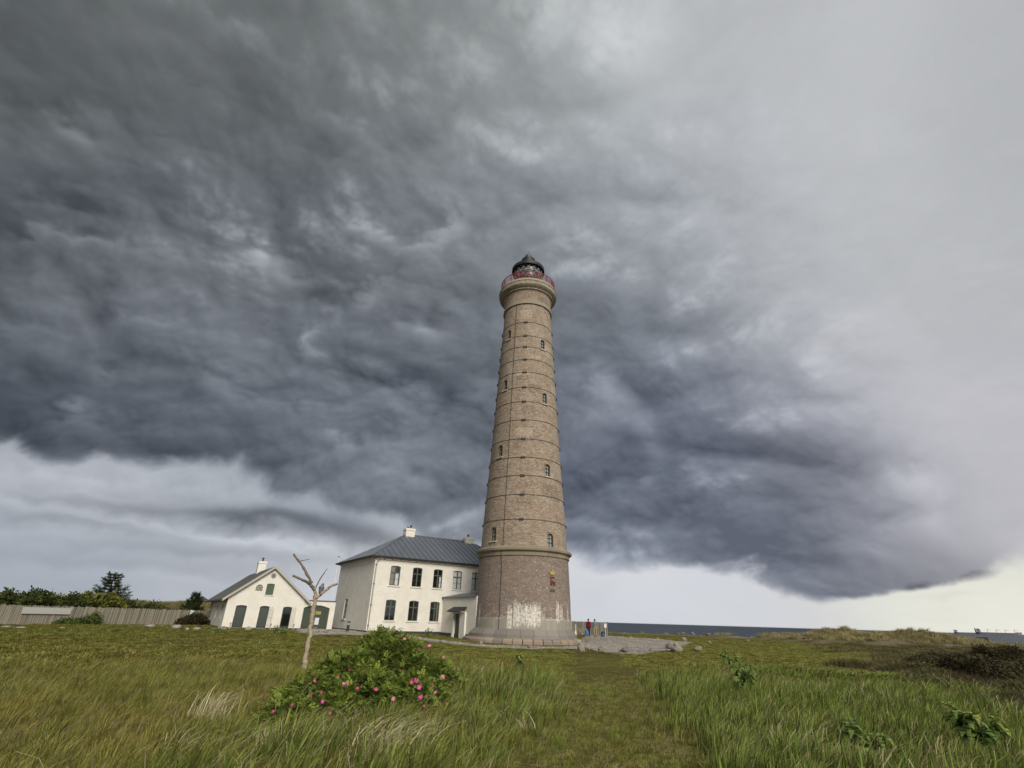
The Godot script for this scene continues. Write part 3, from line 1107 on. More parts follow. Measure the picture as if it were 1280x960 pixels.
		box(st, Vector3(-w / 2 - 0.1, -0.1, -0.1), Vector3(w / 2 + 0.1, 0.0, 0.13))
		part(n, "sill", st.commit(), sill_m)
	# --- iron bands and their clamps
	var iron := mat(0.06, 0.052, 0.045, 0.75, 0.2)
	var clamp_mesh := begin()
	box(clamp_mesh, Vector3(-0.17, -0.11, 0.0), Vector3(-0.05, 0.11, 0.10))
	box(clamp_mesh, Vector3(0.05, -0.11, 0.0), Vector3(0.17, 0.11, 0.10))
	box(clamp_mesh, Vector3(-0.24, -0.04, 0.0), Vector3(0.24, 0.04, 0.06))
	var clamp_shape := clamp_mesh.commit()
	for h in [9.98, 12.26, 14.1, 15.93, 17.84, 19.9, 21.95, 23.62, 25.43, 27.01, 28.63, 30.08, 31.9]:
		var r := profile_radius(SHAFT, h)
		var band := part(root, "iron_band", lathe_mesh([[r - 0.02, h - 0.035], [r + 0.022, h - 0.032], [r + 0.022, h + 0.032], [r - 0.02, h + 0.035]], 72), iron)
		for a in [-5.5, 84.5, 174.5, -95.5]:
			part(band, "clamp", clamp_shape, iron, Transform3D(Basis(Vector3.UP, deg_to_rad(a)), Vector3(sin(deg_to_rad(a)), 0, cos(deg_to_rad(a))) * (r + 0.02) + Vector3(0, h, 0)))
	# --- lightning cable
	var pts := []
	var rad := []
	for k in 34:
		var h := lerpf(0.9, 34.5, k / 33.0)
		var r := profile_radius([[0.9, 4.48], [6.86, 4.28], [6.9, 4.38], [7.2, 4.62], [7.5, 4.62], [7.8, 4.18], [10.62, 4.05], [12.43, 3.93], [18.06, 3.59], [23.6, 3.33], [29.7, 3.02], [34.8, 2.79]], h)
		pts.append(Vector3(sin(deg_to_rad(-28.5)) * r, h, cos(deg_to_rad(-28.5)) * r))
		rad.append(0.022)
	st = begin()
	tube(st, pts, rad, 6)
	part(root, "lightning_cable", st.commit(), iron)
	# --- crowned monogram and plate
	var at := func(a: float, h: float, off: float) -> Transform3D:
		var r := lerpf(4.395, 4.23, (h - 1.8) / 5.1) + off
		return Transform3D(Basis(Vector3.UP, deg_to_rad(a)), Vector3(sin(deg_to_rad(a)) * r, h, cos(deg_to_rad(a)) * r))
	var dull_red := mat(0.24, 0.04, 0.032, 0.7)
	var gold := mat(0.46, 0.35, 0.11, 0.6)
	var red := mat(0.21, 0.03, 0.028, 0.65)
	st = begin()
	box(st, Vector3(-0.2, 0.0, 0), Vector3(0.2, 0.09, 0.09))
	for k in 5:
		var x := (k - 2) * 0.1
		var t := 0.30 - absf(x) * 0.25
		tube(st, [Vector3(x * 0.9, 0.08, 0.04), Vector3(x * 1.35, 0.2, 0.06), Vector3(x * 1.2, t, 0.05)], [0.05, 0.075, 0.045], 6)
	tube(st, [Vector3(0, 0.3, 0.05), Vector3(0, 0.42, 0.05)], [0.045, 0.03], 6)
	box(st, Vector3(-0.07, 0.36, 0.03), Vector3(0.07, 0.395, 0.07))
	part(root, "crown", st.commit(), gold, at.call(33.6, 5.35, 0.0))
	st = begin()
	var letter := TextMesh.new()
	letter.font = _serif()
	letter.text = "F"
	letter.pixel_size = 0.01
	letter.font_size = 86
	letter.depth = 0.08
	part(root, "monogram", letter, dull_red, at.call(33.4, 4.87, 0.05))
	letter = TextMesh.new()
	letter.font = _serif()
	letter.text = "VII"
	letter.pixel_size = 0.01
	letter.font_size = 40
	letter.depth = 0.08
	part(root, "monogram", letter, dull_red, at.call(34.6, 4.62, 0.07))
	st = begin()
	box(st, Vector3(-0.26, -0.1, -0.02), Vector3(0.26, 0.1, 0.05))
	part(root, "plate", st.commit(), mat(0.085, 0.085, 0.055, 0.6), at.call(33.8, 4.08, 0.0))
	# --- head of the shaft
	part(root, "neck_ring", lathe_mesh([[2.74, 34.48], [2.90, 34.52], [2.90, 34.6], [2.86, 34.62], [2.85, 35.02], [2.74, 35.1]], 72), grained(mat(0.42, 0.38, 0.30), grain, 1.3, rough))
	st = begin()
	lathe(st, [[2.745, 35.05], [2.78, 35.85], [2.86, 36.25], [2.98, 36.45]], -180, 180, 72, Rect2(0, 30.0, 1, 27.35))
	part(root, "flared_collar", st.commit(), shaft)
	var stained := grained(mat(0.44, 0.415, 0.36), noise_texture(35, 0.02, 5, Color(0.5, 0.48, 0.43), Color(1.0, 0.99, 0.96), 256, Color(0.85, 0.82, 0.76)), 0.35, rough)
	part(root, "cornice", lathe_mesh([[2.96, 36.43], [3.08, 36.45], [3.10, 36.58], [3.30, 36.72], [3.46, 36.88], [3.48, 36.96], [3.48, 37.32], [3.44, 37.36]], 72), stained)
	part(root, "gallery_edge", lathe_mesh([[3.44, 37.36], [3.52, 37.38], [3.52, 37.44], [3.40, 37.47], [3.38, 37.76], [0.1, 37.78]], 72), grained(mat(0.50, 0.46, 0.37), grain, 1.3, rough))
	# --- railing
	var rail_r := 3.27
	var rail := part(root, "railing", lathe_mesh([[rail_r - 0.03, 38.74], [rail_r + 0.03, 38.74], [rail_r + 0.03, 38.82], [rail_r - 0.03, 38.82], [rail_r - 0.03, 38.74]], 72), red)
	var count := 18
	st = begin()
	box(st, Vector3(-0.04, 37.7, -0.04), Vector3(0.04, 38.78, 0.04))
	var post := st.commit()
	st = begin()
	for k in 12:
		var a := deg_to_rad(-10.0 + 20.0 * (k + 0.5) / 12.0)
		tube(st, [Vector3(sin(a) * rail_r, 37.75, cos(a) * rail_r), Vector3(sin(a) * rail_r, 38.76, cos(a) * rail_r)], [0.011, 0.011], 4)
	lathe(st, [[rail_r - 0.015, 38.25], [rail_r + 0.015, 38.25], [rail_r + 0.015, 38.28], [rail_r - 0.015, 38.28]], -10, 10, 4)
	var bars := st.commit()
	for k in count:
		var b := Basis(Vector3.UP, TAU * k / count)
		part(rail, "post", post, red, Transform3D(b, b * Vector3(0, 0, rail_r)))
		part(rail, "bars", bars, red, Transform3D(Basis(Vector3.UP, TAU * (k + 0.5) / count), Vector3.ZERO))
	# --- lantern
	var black := mat(0.012, 0.012, 0.014, 0.55)
	var lead := mat(0.27, 0.27, 0.28, 0.55)
	part(root, "lantern_base", lathe_mesh([[1.85, 37.7], [1.85, 39.0], [1.95, 39.05], [1.95, 39.2], [1.75, 39.25]], 48), mat(0.10, 0.016, 0.014, 0.6))
	var lantern := part(root, "lantern", lathe_mesh([[1.7, 39.2], [1.88, 39.25], [1.88, 39.42], [1.75, 39.45]], 48), black)
	var pane := mat(0.035, 0.04, 0.048, 0.3)
	part(lantern, "glazing", lathe_mesh([[1.70, 39.4], [1.70, 41.3]], 32), pane)
	var bar_st := begin()
	for row in 2:
		for s in [-1, 1]:
			var p := []
			for q in 5:
				var a := deg_to_rad(11.25 * (s * 0.5) * (q / 2.0 - 1.0) * 2.0)
				p.append(Vector3(sin(a) * 1.74, 39.4 + row * 0.92 + 0.92 * q / 4.0, cos(a) * 1.74))
			tube(bar_st, p, [0.042, 0.042, 0.042, 0.042, 0.042], 5)
	var lattice := bar_st.commit()
	for k in 16:
		part(lantern, "glazing_bar", lattice, lead, Transform3D(Basis(Vector3.UP, TAU * k / 16.0), Vector3.ZERO))
	part(lantern, "glazing_ring", lathe_mesh([[1.71, 40.28], [1.80, 40.28], [1.80, 40.36], [1.71, 40.36]], 48), lead)
	var dome := part(root, "lantern_roof", lathe_mesh([[1.72, 41.25], [1.95, 41.15], [2.02, 41.05], [2.05, 41.12], [2.03, 41.5], [1.4, 41.95], [0.88, 42.3], [0.86, 43.05], [0.6, 43.18], [0.5, 43.3]], 48), black)
	part(dome, "vent_ball", lathe_mesh([[0.5, 43.25], [0.42, 43.42], [0.46, 43.6], [0.42, 43.78], [0.28, 43.92], [0.1, 43.98], [0.02, 44.0]], 24), mat(0.10, 0.10, 0.105, 0.5, 0.3))
	st = begin()
	tube(st, [Vector3(0, 43.95, 0), Vector3(0, 44.7, 0)], [0.03, 0.012], 6)
	part(dome, "lightning_rod", st.commit(), iron)

func _serif() -> SystemFont:
	var f := SystemFont.new()
	f.font_names = PackedStringArray(["Droid Serif"])
	return f

# ---------------------------------------------------------------- the houses
const TURN := 33.5
var lime: StandardMaterial3D
var lime_grey: StandardMaterial3D
var tarred: StandardMaterial3D
var green_paint: StandardMaterial3D
var door_green: StandardMaterial3D
var zinc: StandardMaterial3D
var clear_glass: StandardMaterial3D
var cloth_and_glare: StandardMaterial3D

func house_materials() -> void:
	var grain := noise_texture(51, 0.012, 6, Color(0.91, 0.90, 0.885), Color(1, 1, 1), 512, Color(0.975, 0.97, 0.965))
	var rough := relief_texture(52, 0.05, 4, 1.6, 256)
	lime = grained(mat(0.79, 0.765, 0.695, 0.92), grain, 0.16, rough)
	lime.normal_scale = 0.35
	tarred = grained(mat(0.05, 0.055, 0.07, 0.85), grain, 0.5)
	green_paint = mat(0.085, 0.105, 0.085, 0.5)
	door_green = grained(mat(0.06, 0.078, 0.055, 0.65), noise_texture(53, 0.03, 4, Color(0.8, 0.8, 0.78), Color(1, 1, 1), 256), 1.0)
	zinc = grained(mat(0.165, 0.185, 0.215, 0.5, 0.3), noise_texture(54, 0.01, 4, Color(0.86, 0.86, 0.86), Color(1, 1, 1), 256), 0.25)
	clear_glass = mat(0.03, 0.04, 0.04, 0.03)
	clear_glass.transparency = BaseMaterial3D.TRANSPARENCY_ALPHA
	clear_glass.albedo_color.a = 0.1
	cloth_and_glare = mat(0.86, 0.87, 0.9, 0.9)  # white raised to imitate bright reflections in the upper panes

# a casement window with a cross of mullion and transom, six panes; local x along the wall, z outwards, foot of the opening at y = 0
func casement(house: Node3D, x: float, y: float, w: float, h: float, at: Transform3D, curtains_and_glare: Array) -> void:
	var n := group_part(house, "window", at * Transform3D(Basis.IDENTITY, Vector3(x, y, 0)))
	var rise := 0.08
	var st := begin()
	var zf := -0.06
	var zb := -0.11
	box(st, Vector3(0, 0, zb), Vector3(0.06, h - rise + 0.02, zf))
	box(st, Vector3(w - 0.06, 0, zb), Vector3(w, h - rise + 0.02, zf))
	box(st, Vector3(0.06, 0, zb), Vector3(w - 0.06, 0.06, zf))
	box(st, Vector3(w / 2 - 0.055, 0.06, zb), Vector3(w / 2 + 0.055, h - 0.04, zf + 0.015))
	var ty := h * 0.655
	box(st, Vector3(0.06, ty - 0.045, zb), Vector3(w / 2 - 0.055, ty + 0.045, zf + 0.01))
	box(st, Vector3(w / 2 + 0.055, ty - 0.045, zb), Vector3(w - 0.06, ty + 0.045, zf + 0.01))
	for k in 8:
		var t0 := k / 8.0 * 2.0 - 1.0
		var t1 := (k + 1) / 8.0 * 2.0 - 1.0
		var a := Vector2(w * k / 8.0, h - rise * t0 * t0)
		var b := Vector2(w * (k + 1) / 8.0, h - rise * t1 * t1)
		quad(st, Vector3(a.x, a.y - 0.07, zf), Vector3(b.x, b.y - 0.07, zf), Vector3(b.x, b.y, zf), Vector3(a.x, a.y, zf))
		quad(st, Vector3(a.x, a.y - 0.07, zb), Vector3(b.x, b.y - 0.07, zb), Vector3(b.x, b.y - 0.07, zf), Vector3(a.x, a.y - 0.07, zf))
	part(n, "frame", st.commit(), green_paint)
	for s in 2:
		var x0 := 0.06 if s == 0 else w / 2 + 0.055
		var x1 := w / 2 - 0.055 if s == 0 else w - 0.06
		for row in 3:
			var y0: float = [0.06, ty * 0.5 + 0.015, ty + 0.045][row]
			var y1: float = [ty * 0.5 - 0.005, ty - 0.045, h - 0.07][row]
			st = begin()
			box(st, Vector3(x0, y0, -0.088), Vector3(x1, y1, -0.082))
			part(n, "pane", st.commit(), clear_glass)
		st = begin()
		box(st, Vector3(x0, ty * 0.5 - 0.005, -0.095), Vector3(x1, ty * 0.5 + 0.015, -0.07))
		part(n, "glazing_bar", st.commit(), green_paint)
	for c in curtains_and_glare:
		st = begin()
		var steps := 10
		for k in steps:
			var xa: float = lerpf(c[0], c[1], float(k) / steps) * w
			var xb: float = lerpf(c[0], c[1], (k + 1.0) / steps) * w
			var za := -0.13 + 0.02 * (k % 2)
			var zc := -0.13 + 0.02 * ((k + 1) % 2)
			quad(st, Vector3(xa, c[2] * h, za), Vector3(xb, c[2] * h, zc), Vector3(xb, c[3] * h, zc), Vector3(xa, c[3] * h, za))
		part(n, "curtain_and_glare", st.commit(), cloth_and_glare if c.size() < 5 else c[4])
	st = begin()
	box(st, Vector3(-0.12, -0.11, -0.05), Vector3(w + 0.12, 0.0, 0.09))
	part(n, "sill", st.commit(), lime)

func seam_panel(st: SurfaceTool, a: Vector3, b: Vector3, c: Vector3, d: Vector3) -> void:
	# a, b at the eaves, c, d at the top; a seam stands along a-d
	quad(st, a, b, c, d)
	var n := (b - a).cross(d - a).normalized() * 0.05
	var side := (b - a).normalized() * 0.035
	var q := a.lerp(d, 0.0)
	quad(st, q + side + n, d + side + n, d + side, q + side)
	quad(st, q + n, q + side + n, d + side + n, d + n)
	quad(st, q, q + n, d + n, d)
	tri(st, q, q + side, q + side + n)

func chimney(house: Node3D, base: Vector3, w: float, deep: float, top: float, pots: int) -> void:
	var st := begin()
	box(st, base - Vector3(w / 2, 0, deep / 2), Vector3(base.x + w / 2, top - 0.22, base.z + deep / 2))
	box(st, Vector3(base.x - w / 2 - 0.05, top - 0.22, base.z - deep / 2 - 0.05), Vector3(base.x + w / 2 + 0.05, top - 0.08, base.z + deep / 2 + 0.05))
	box(st, Vector3(base.x - w / 2, top - 0.08, base.z - deep / 2), Vector3(base.x + w / 2, top, base.z + deep / 2))
	var c := part(house, "chimney", st.commit(), lime)
	var metal := mat(0.06, 0.06, 0.065, 0.5, 0.4)
	for k in pots:
		var p := Vector3(base.x + (k - (pots - 1) * 0.5) * 0.34, top, base.z)
		st = begin()
		var tall := 0.4 if k == pots - 1 else 0.2
		tube(st, [p, p + Vector3(0, tall * 0.75, 0), p + Vector3(0, tall * 0.75, 0), p + Vector3(0, tall, 0)], [0.09, 0.09, 0.13, 0.12], 10)
		part(c, "chimney_pot", st.commit(), metal)

func build_keepers_house() -> void:
	var turn := deg_to_rad(TURN)
	var h := thing("keepers_house", "two storey cream house with hipped grey metal roof beside the lighthouse", "house", Vector3(-12.5, 0, -49.45), turn)
	var L := 18.4
	var D := 11.0
	var base := 0.05
	var eave := 6.86
	var holes := []
	var upper := [1.65, 3.95, 6.21, 8.45, 10.66, 12.9, 15.2]
	var lower := [1.58, 3.91, 6.16]
	var w := 1.0
	for x in upper:
		holes.append([x, x + w, 4.35, 6.12, 0.08])
	for x in lower:
		holes.append([x, x + w, 1.34, 3.11, 0.08])
	var st := begin()
	wall_face(st, 0, L, 0.46, eave, 0.0, holes, 0.14)
	part(h, "front_wall", st.commit(), lime)
	# the side wall, its own plane turned to face -x
	var side := Transform3D(Basis(Vector3.UP, -PI / 2), Vector3(0, 0, -D))
	st = begin()
	wall_face(st, 0, D, 0.46, eave, 0.0, [[D - 7.5, D - 6.55, 1.35, 3.19, 0.08]], 0.14)
	part(h, "side_wall", st.commit(), lime, side)
	st = begin()
	quad(st, Vector3(L, 0.46, 0), Vector3(L, 0.46, -D), Vector3(L, eave, -D), Vector3(L, eave, 0))
	quad(st, Vector3(L, 0.46, -D), Vector3(0, 0.46, -D), Vector3(0, eave, -D), Vector3(L, eave, -D))
	part(h, "rear_wall", st.commit(), lime)
	st = begin()
	box(st, Vector3(-0.03, -0.6, -D - 0.03), Vector3(L + 0.03, 0.46, 0.03))
	part(h, "plinth", st.commit(), tarred)
	st = begin()
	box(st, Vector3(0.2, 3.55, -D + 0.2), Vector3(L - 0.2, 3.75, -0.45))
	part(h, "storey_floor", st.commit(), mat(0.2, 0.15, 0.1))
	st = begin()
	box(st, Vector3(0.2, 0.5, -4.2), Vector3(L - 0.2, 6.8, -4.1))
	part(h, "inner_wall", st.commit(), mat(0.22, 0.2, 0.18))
	var drape := mat(0.34, 0.29, 0.24, 0.9)
	for i in upper.size():
		var cur := []
		if i == 0:
			cur = [[0.08, 0.5, 0.04, 0.95, drape], [0.56, 0.9, 0.04, 0.62]]
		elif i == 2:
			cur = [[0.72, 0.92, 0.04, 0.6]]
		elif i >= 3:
			cur = [[0.05, 0.95, 0.03, 0.97]]  # full blinds, whitened to stand for bright sky reflected in these panes
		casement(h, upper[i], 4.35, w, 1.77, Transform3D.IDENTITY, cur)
	for i in lower.size():
		casement(h, lower[i], 1.34, w, 1.77, Transform3D.IDENTITY, [[0.75, 0.9, 0.03, 0.95, drape]] if i == 2 else [])
	casement(h, D - 7.5, 1.35, 0.95, 1.84, side, [[0.1, 0.9, 0.1, 0.9, drape]])
	# hipped roof of standing-seam panels
	var ov := 0.42
	var ye := eave + 0.02
	var yr := 9.95
	var z0 := ov
	var zr := -D / 2
	var hip := 4.95
	var roof := group_part(h, "roof")
	var n := 31
	for i in n:
		var xa := lerpf(-ov, L + ov, float(i) / n)
		var xb := lerpf(-ov, L + ov, (i + 1.0) / n)
		var top := func(x: float) -> Vector3:
			var t := 1.0
			if x < hip:
				t = (x + ov) / (hip + ov)
			elif x > L - hip:
				t = (L + ov - x) / (hip + ov)
			return Vector3(x, lerpf(ye, yr, t), lerpf(z0, zr, t))
		st = begin()
		seam_panel(st, Vector3(xa, ye, z0), Vector3(xb, ye, z0), top.call(xb), top.call(xa))
		part(roof, "roof_panel", st.commit(), zinc)
	n = 19
	for i in n:
		var za := lerpf(-D - ov, ov, float(i) / n)
		var zb := lerpf(-D - ov, ov, (i + 1.0) / n)
		var top := func(z: float) -> Vector3:
			var t := 1.0 - absf(z - zr) / (D / 2 + ov)
			return Vector3(lerpf(-ov, hip, t), lerpf(ye, yr, t), z)
		st = begin()
		seam_panel(st, Vector3(-ov, ye, za), Vector3(-ov, ye, zb), top.call(zb), top.call(za))
		part(roof, "roof_panel", st.commit(), zinc)
	st = begin()
	quad(st, Vector3(L + ov, ye, -D - ov), Vector3(-ov, ye, -D - ov), Vector3(hip, yr, zr), Vector3(L - hip, yr, zr))
	tri(st, Vector3(L + ov, ye, z0), Vector3(L + ov, ye, -D - ov), Vector3(L - hip, yr, zr))
	part(roof, "rear_slope", st.commit(), zinc)
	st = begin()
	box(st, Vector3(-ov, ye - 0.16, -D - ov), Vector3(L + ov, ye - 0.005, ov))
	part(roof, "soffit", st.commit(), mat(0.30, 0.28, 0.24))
	st = begin()
	tube(st, [Vector3(-ov, ye - 0.05, ov + 0.07), Vector3(L + ov, ye - 0.05, ov + 0.07)], [0.07, 0.07], 8)
	part(roof, "gutter", st.commit(), mat(0.05, 0.052, 0.058, 0.5, 0.3))
	st = begin()
	tube(st, [Vector3(-ov - 0.07, ye - 0.05, ov), Vector3(-ov - 0.07, ye - 0.05, -D - ov)], [0.07, 0.07], 8)
	part(roof, "gutter", st.commit(), mat(0.05, 0.052, 0.058, 0.5, 0.3))
	st = begin()
	tube(st, [Vector3(hip, yr + 0.03, zr), Vector3(L - hip, yr + 0.03, zr)], [0.08, 0.08], 6)
	tube(st, [Vector3(-ov, ye + 0.03, ov), Vector3(hip, yr + 0.03, zr)], [0.05, 0.05], 6)
	part(roof, "ridge_cap", st.commit(), zinc)
	# cornice blocks beneath the eaves
	st = begin()
	box(st, Vector3(0, 0, 0), Vector3(0.62, 0.10, 0.2))
	var block := st.commit()
	for i in 22:
		part(h, "cornice_block", block, lime, Transform3D(Basis.IDENTITY, Vector3(0.08 + i * 0.83, eave - 0.26, 0.0)))
	for i in 13:
		part(h, "cornice_block", block, lime, side * Transform3D(Basis.IDENTITY, Vector3(0.08 + i * 0.83, eave - 0.26, 0.0)))
	chimney(h, Vector3(5.35, 9.3, zr), 1.05, 0.9, 10.62, 2)
	chimney(h, Vector3(12.95, 9.3, zr), 1.05, 0.9, 10.42, 1)
	# downpipe at the corner
	st = begin()
	tube(st, [Vector3(0.35, ye - 0.1, ov + 0.05), Vector3(0.25, 6.45, 0.1), Vector3(0.14, 6.2, 0.09), Vector3(0.14, 0.2, 0.09)], [0.05, 0.05, 0.05, 0.05], 8)
	var pipe := part(h, "downpipe", st.commit(), mat(0.34, 0.32, 0.29, 0.6, 0.2))
	for y in [6.1, 4.4, 2.6, 0.9]:
		st = begin()
		box(st, Vector3(0.07, y - 0.03, 0.0), Vector3(0.21, y + 0.03, 0.155))
		part(pipe, "pipe_clip", st.commit(), mat(0.12, 0.11, 0.1, 0.6))
	# --- the passage between house and tower
	var k := group_part(h, "passage")
	var px0 := 7.5
	var long := 6.6
	st = begin()
	var face := Transform3D(Basis(Vector3.UP, -PI / 2), Vector3(px0, 0, 0))
	wall_face(st, 0, long, 0.42, 3.56, 0.0, [[2.82, 3.9, 0.42, 2.08, 0.0]], 0.3)
	part(k, "passage_wall", st.commit(), lime, face)
	st = begin()
	quad(st, Vector3(px0 + 4.2, 0.2, long), Vector3(px0 + 4.2, 0.2, 0), Vector3(px0 + 4.2, 3.9, 0), Vector3(px0 + 4.2, 3.9, long))
	quad(st, Vector3(px0, 0.2, long), Vector3(px0 + 4.2, 0.2, long), Vector3(px0 + 4.2, 3.56, long), Vector3(px0, 3.56, long))
	part(k, "passage_rear", st.commit(), lime)
	st = begin()
	box(st, Vector3(0, -0.6, -4.0), Vector3(2.45, 0.42, 0.03), face)
	box(st, Vector3(4.95, -0.6, -4.0), Vector3(long, 0.42, 0.03), face)
	part(k, "passage_plinth", st.commit(), tarred)
	st = begin()
	quad(st, Vector3(px0 - 0.18, 3.56, 0), Vector3(px0 - 0.18, 3.56, long), Vector3(px0 + 2.2, 4.0, long), Vector3(px0 + 2.2, 4.0, 0))
	quad(st, Vector3(px0 + 2.2, 4.0, 0), Vector3(px0 + 2.2, 4.0, long), Vector3(px0 + 4.4, 3.6, long), Vector3(px0 + 4.4, 3.6, 0))
	quad(st, Vector3(px0 - 0.18, 3.47, 0), Vector3(px0 - 0.18, 3.47, long), Vector3(px0 - 0.18, 3.56, long), Vector3(px0 - 0.18, 3.56, 0))
	quad(st, Vector3(px0 - 0.18, 3.47, long), Vector3(px0 - 0.18, 3.47, 0), Vector3(px0 + 0.1, 3.47, 0), Vector3(px0 + 0.1, 3.47, long))
	part(k, "passage_roof", st.commit(), zinc)
	# doorway block, its door and canopy
	var pale := lime
	st = begin()
	box(st, Vector3(2.5, 0.0, 0.0), Vector3(2.78, 2.22, 0.16), face)
	box(st, Vector3(3.94, 0.0, 0.0), Vector3(4.92, 2.22, 0.16), face)
	box(st, Vector3(2.78, 2.09, 0.0), Vector3(3.94, 2.22, 0.16), face)
	part(k, "doorway", st.commit(), pale)
	var door := group_part(h, "door", face * Transform3D(Basis.IDENTITY, Vector3(2.8, 0.12, -0.05)))
	st = begin()
	box(st, Vector3(0, 0, -0.06), Vector3(1.12, 1.96, 0.0))
	part(door, "door_frame", st.commit(), door_green)
	for i in 5:
		st = begin()
		box(st, Vector3(0.06 + i * 0.2, 0.04, 0.0), Vector3(0.06 + i * 0.2 + 0.19, 1.9, 0.03))
		part(door, "plank", st.commit(), door_green)
	st = begin()
	box(st, Vector3(0.92, 0.95, 0.03), Vector3(0.98, 1.12, 0.09))
	part(door, "handle", st.commit(), mat(0.3, 0.28, 0.22, 0.4, 0.7))
	st = begin()
	var cv := [Vector3(2.35, 2.28, 0.75), Vector3(4.95, 2.28, 0.75), Vector3(4.95, 2.66, 0.02), Vector3(2.35, 2.66, 0.02)]
	var cu := []
	for p in cv:
		cu.append(p - Vector3(0, 0.06, 0))
	quad(st, face * cv[0], face * cv[1], face * cv[2], face * cv[3])
	quad(st, face * cu[3], face * cu[2], face * cu[1], face * cu[0])
	quad(st, face * cu[0], face * cu[1], face * cv[1], face * cv[0])
	quad(st, face * cu[1], face * cu[2], face * cv[2], face * cv[1])
	quad(st, face * cu[3], face * cu[0], face * cv[0], face * cv[3])
	var can := part(h, "door_canopy", st.commit(), mat(0.025, 0.025, 0.028, 0.6))
	for x in [2.5, 4.75]:
		st = begin()
		box(st, Vector3(x, 2.2, 0.02), Vector3(x + 0.06, 2.26, 0.62), face)
		box(st, Vector3(x, 1.95, 0.02), Vector3(x + 0.06, 2.2, 0.08), face)
		part(can, "bracket", st.commit(), mat(0.4, 0.36, 0.28))

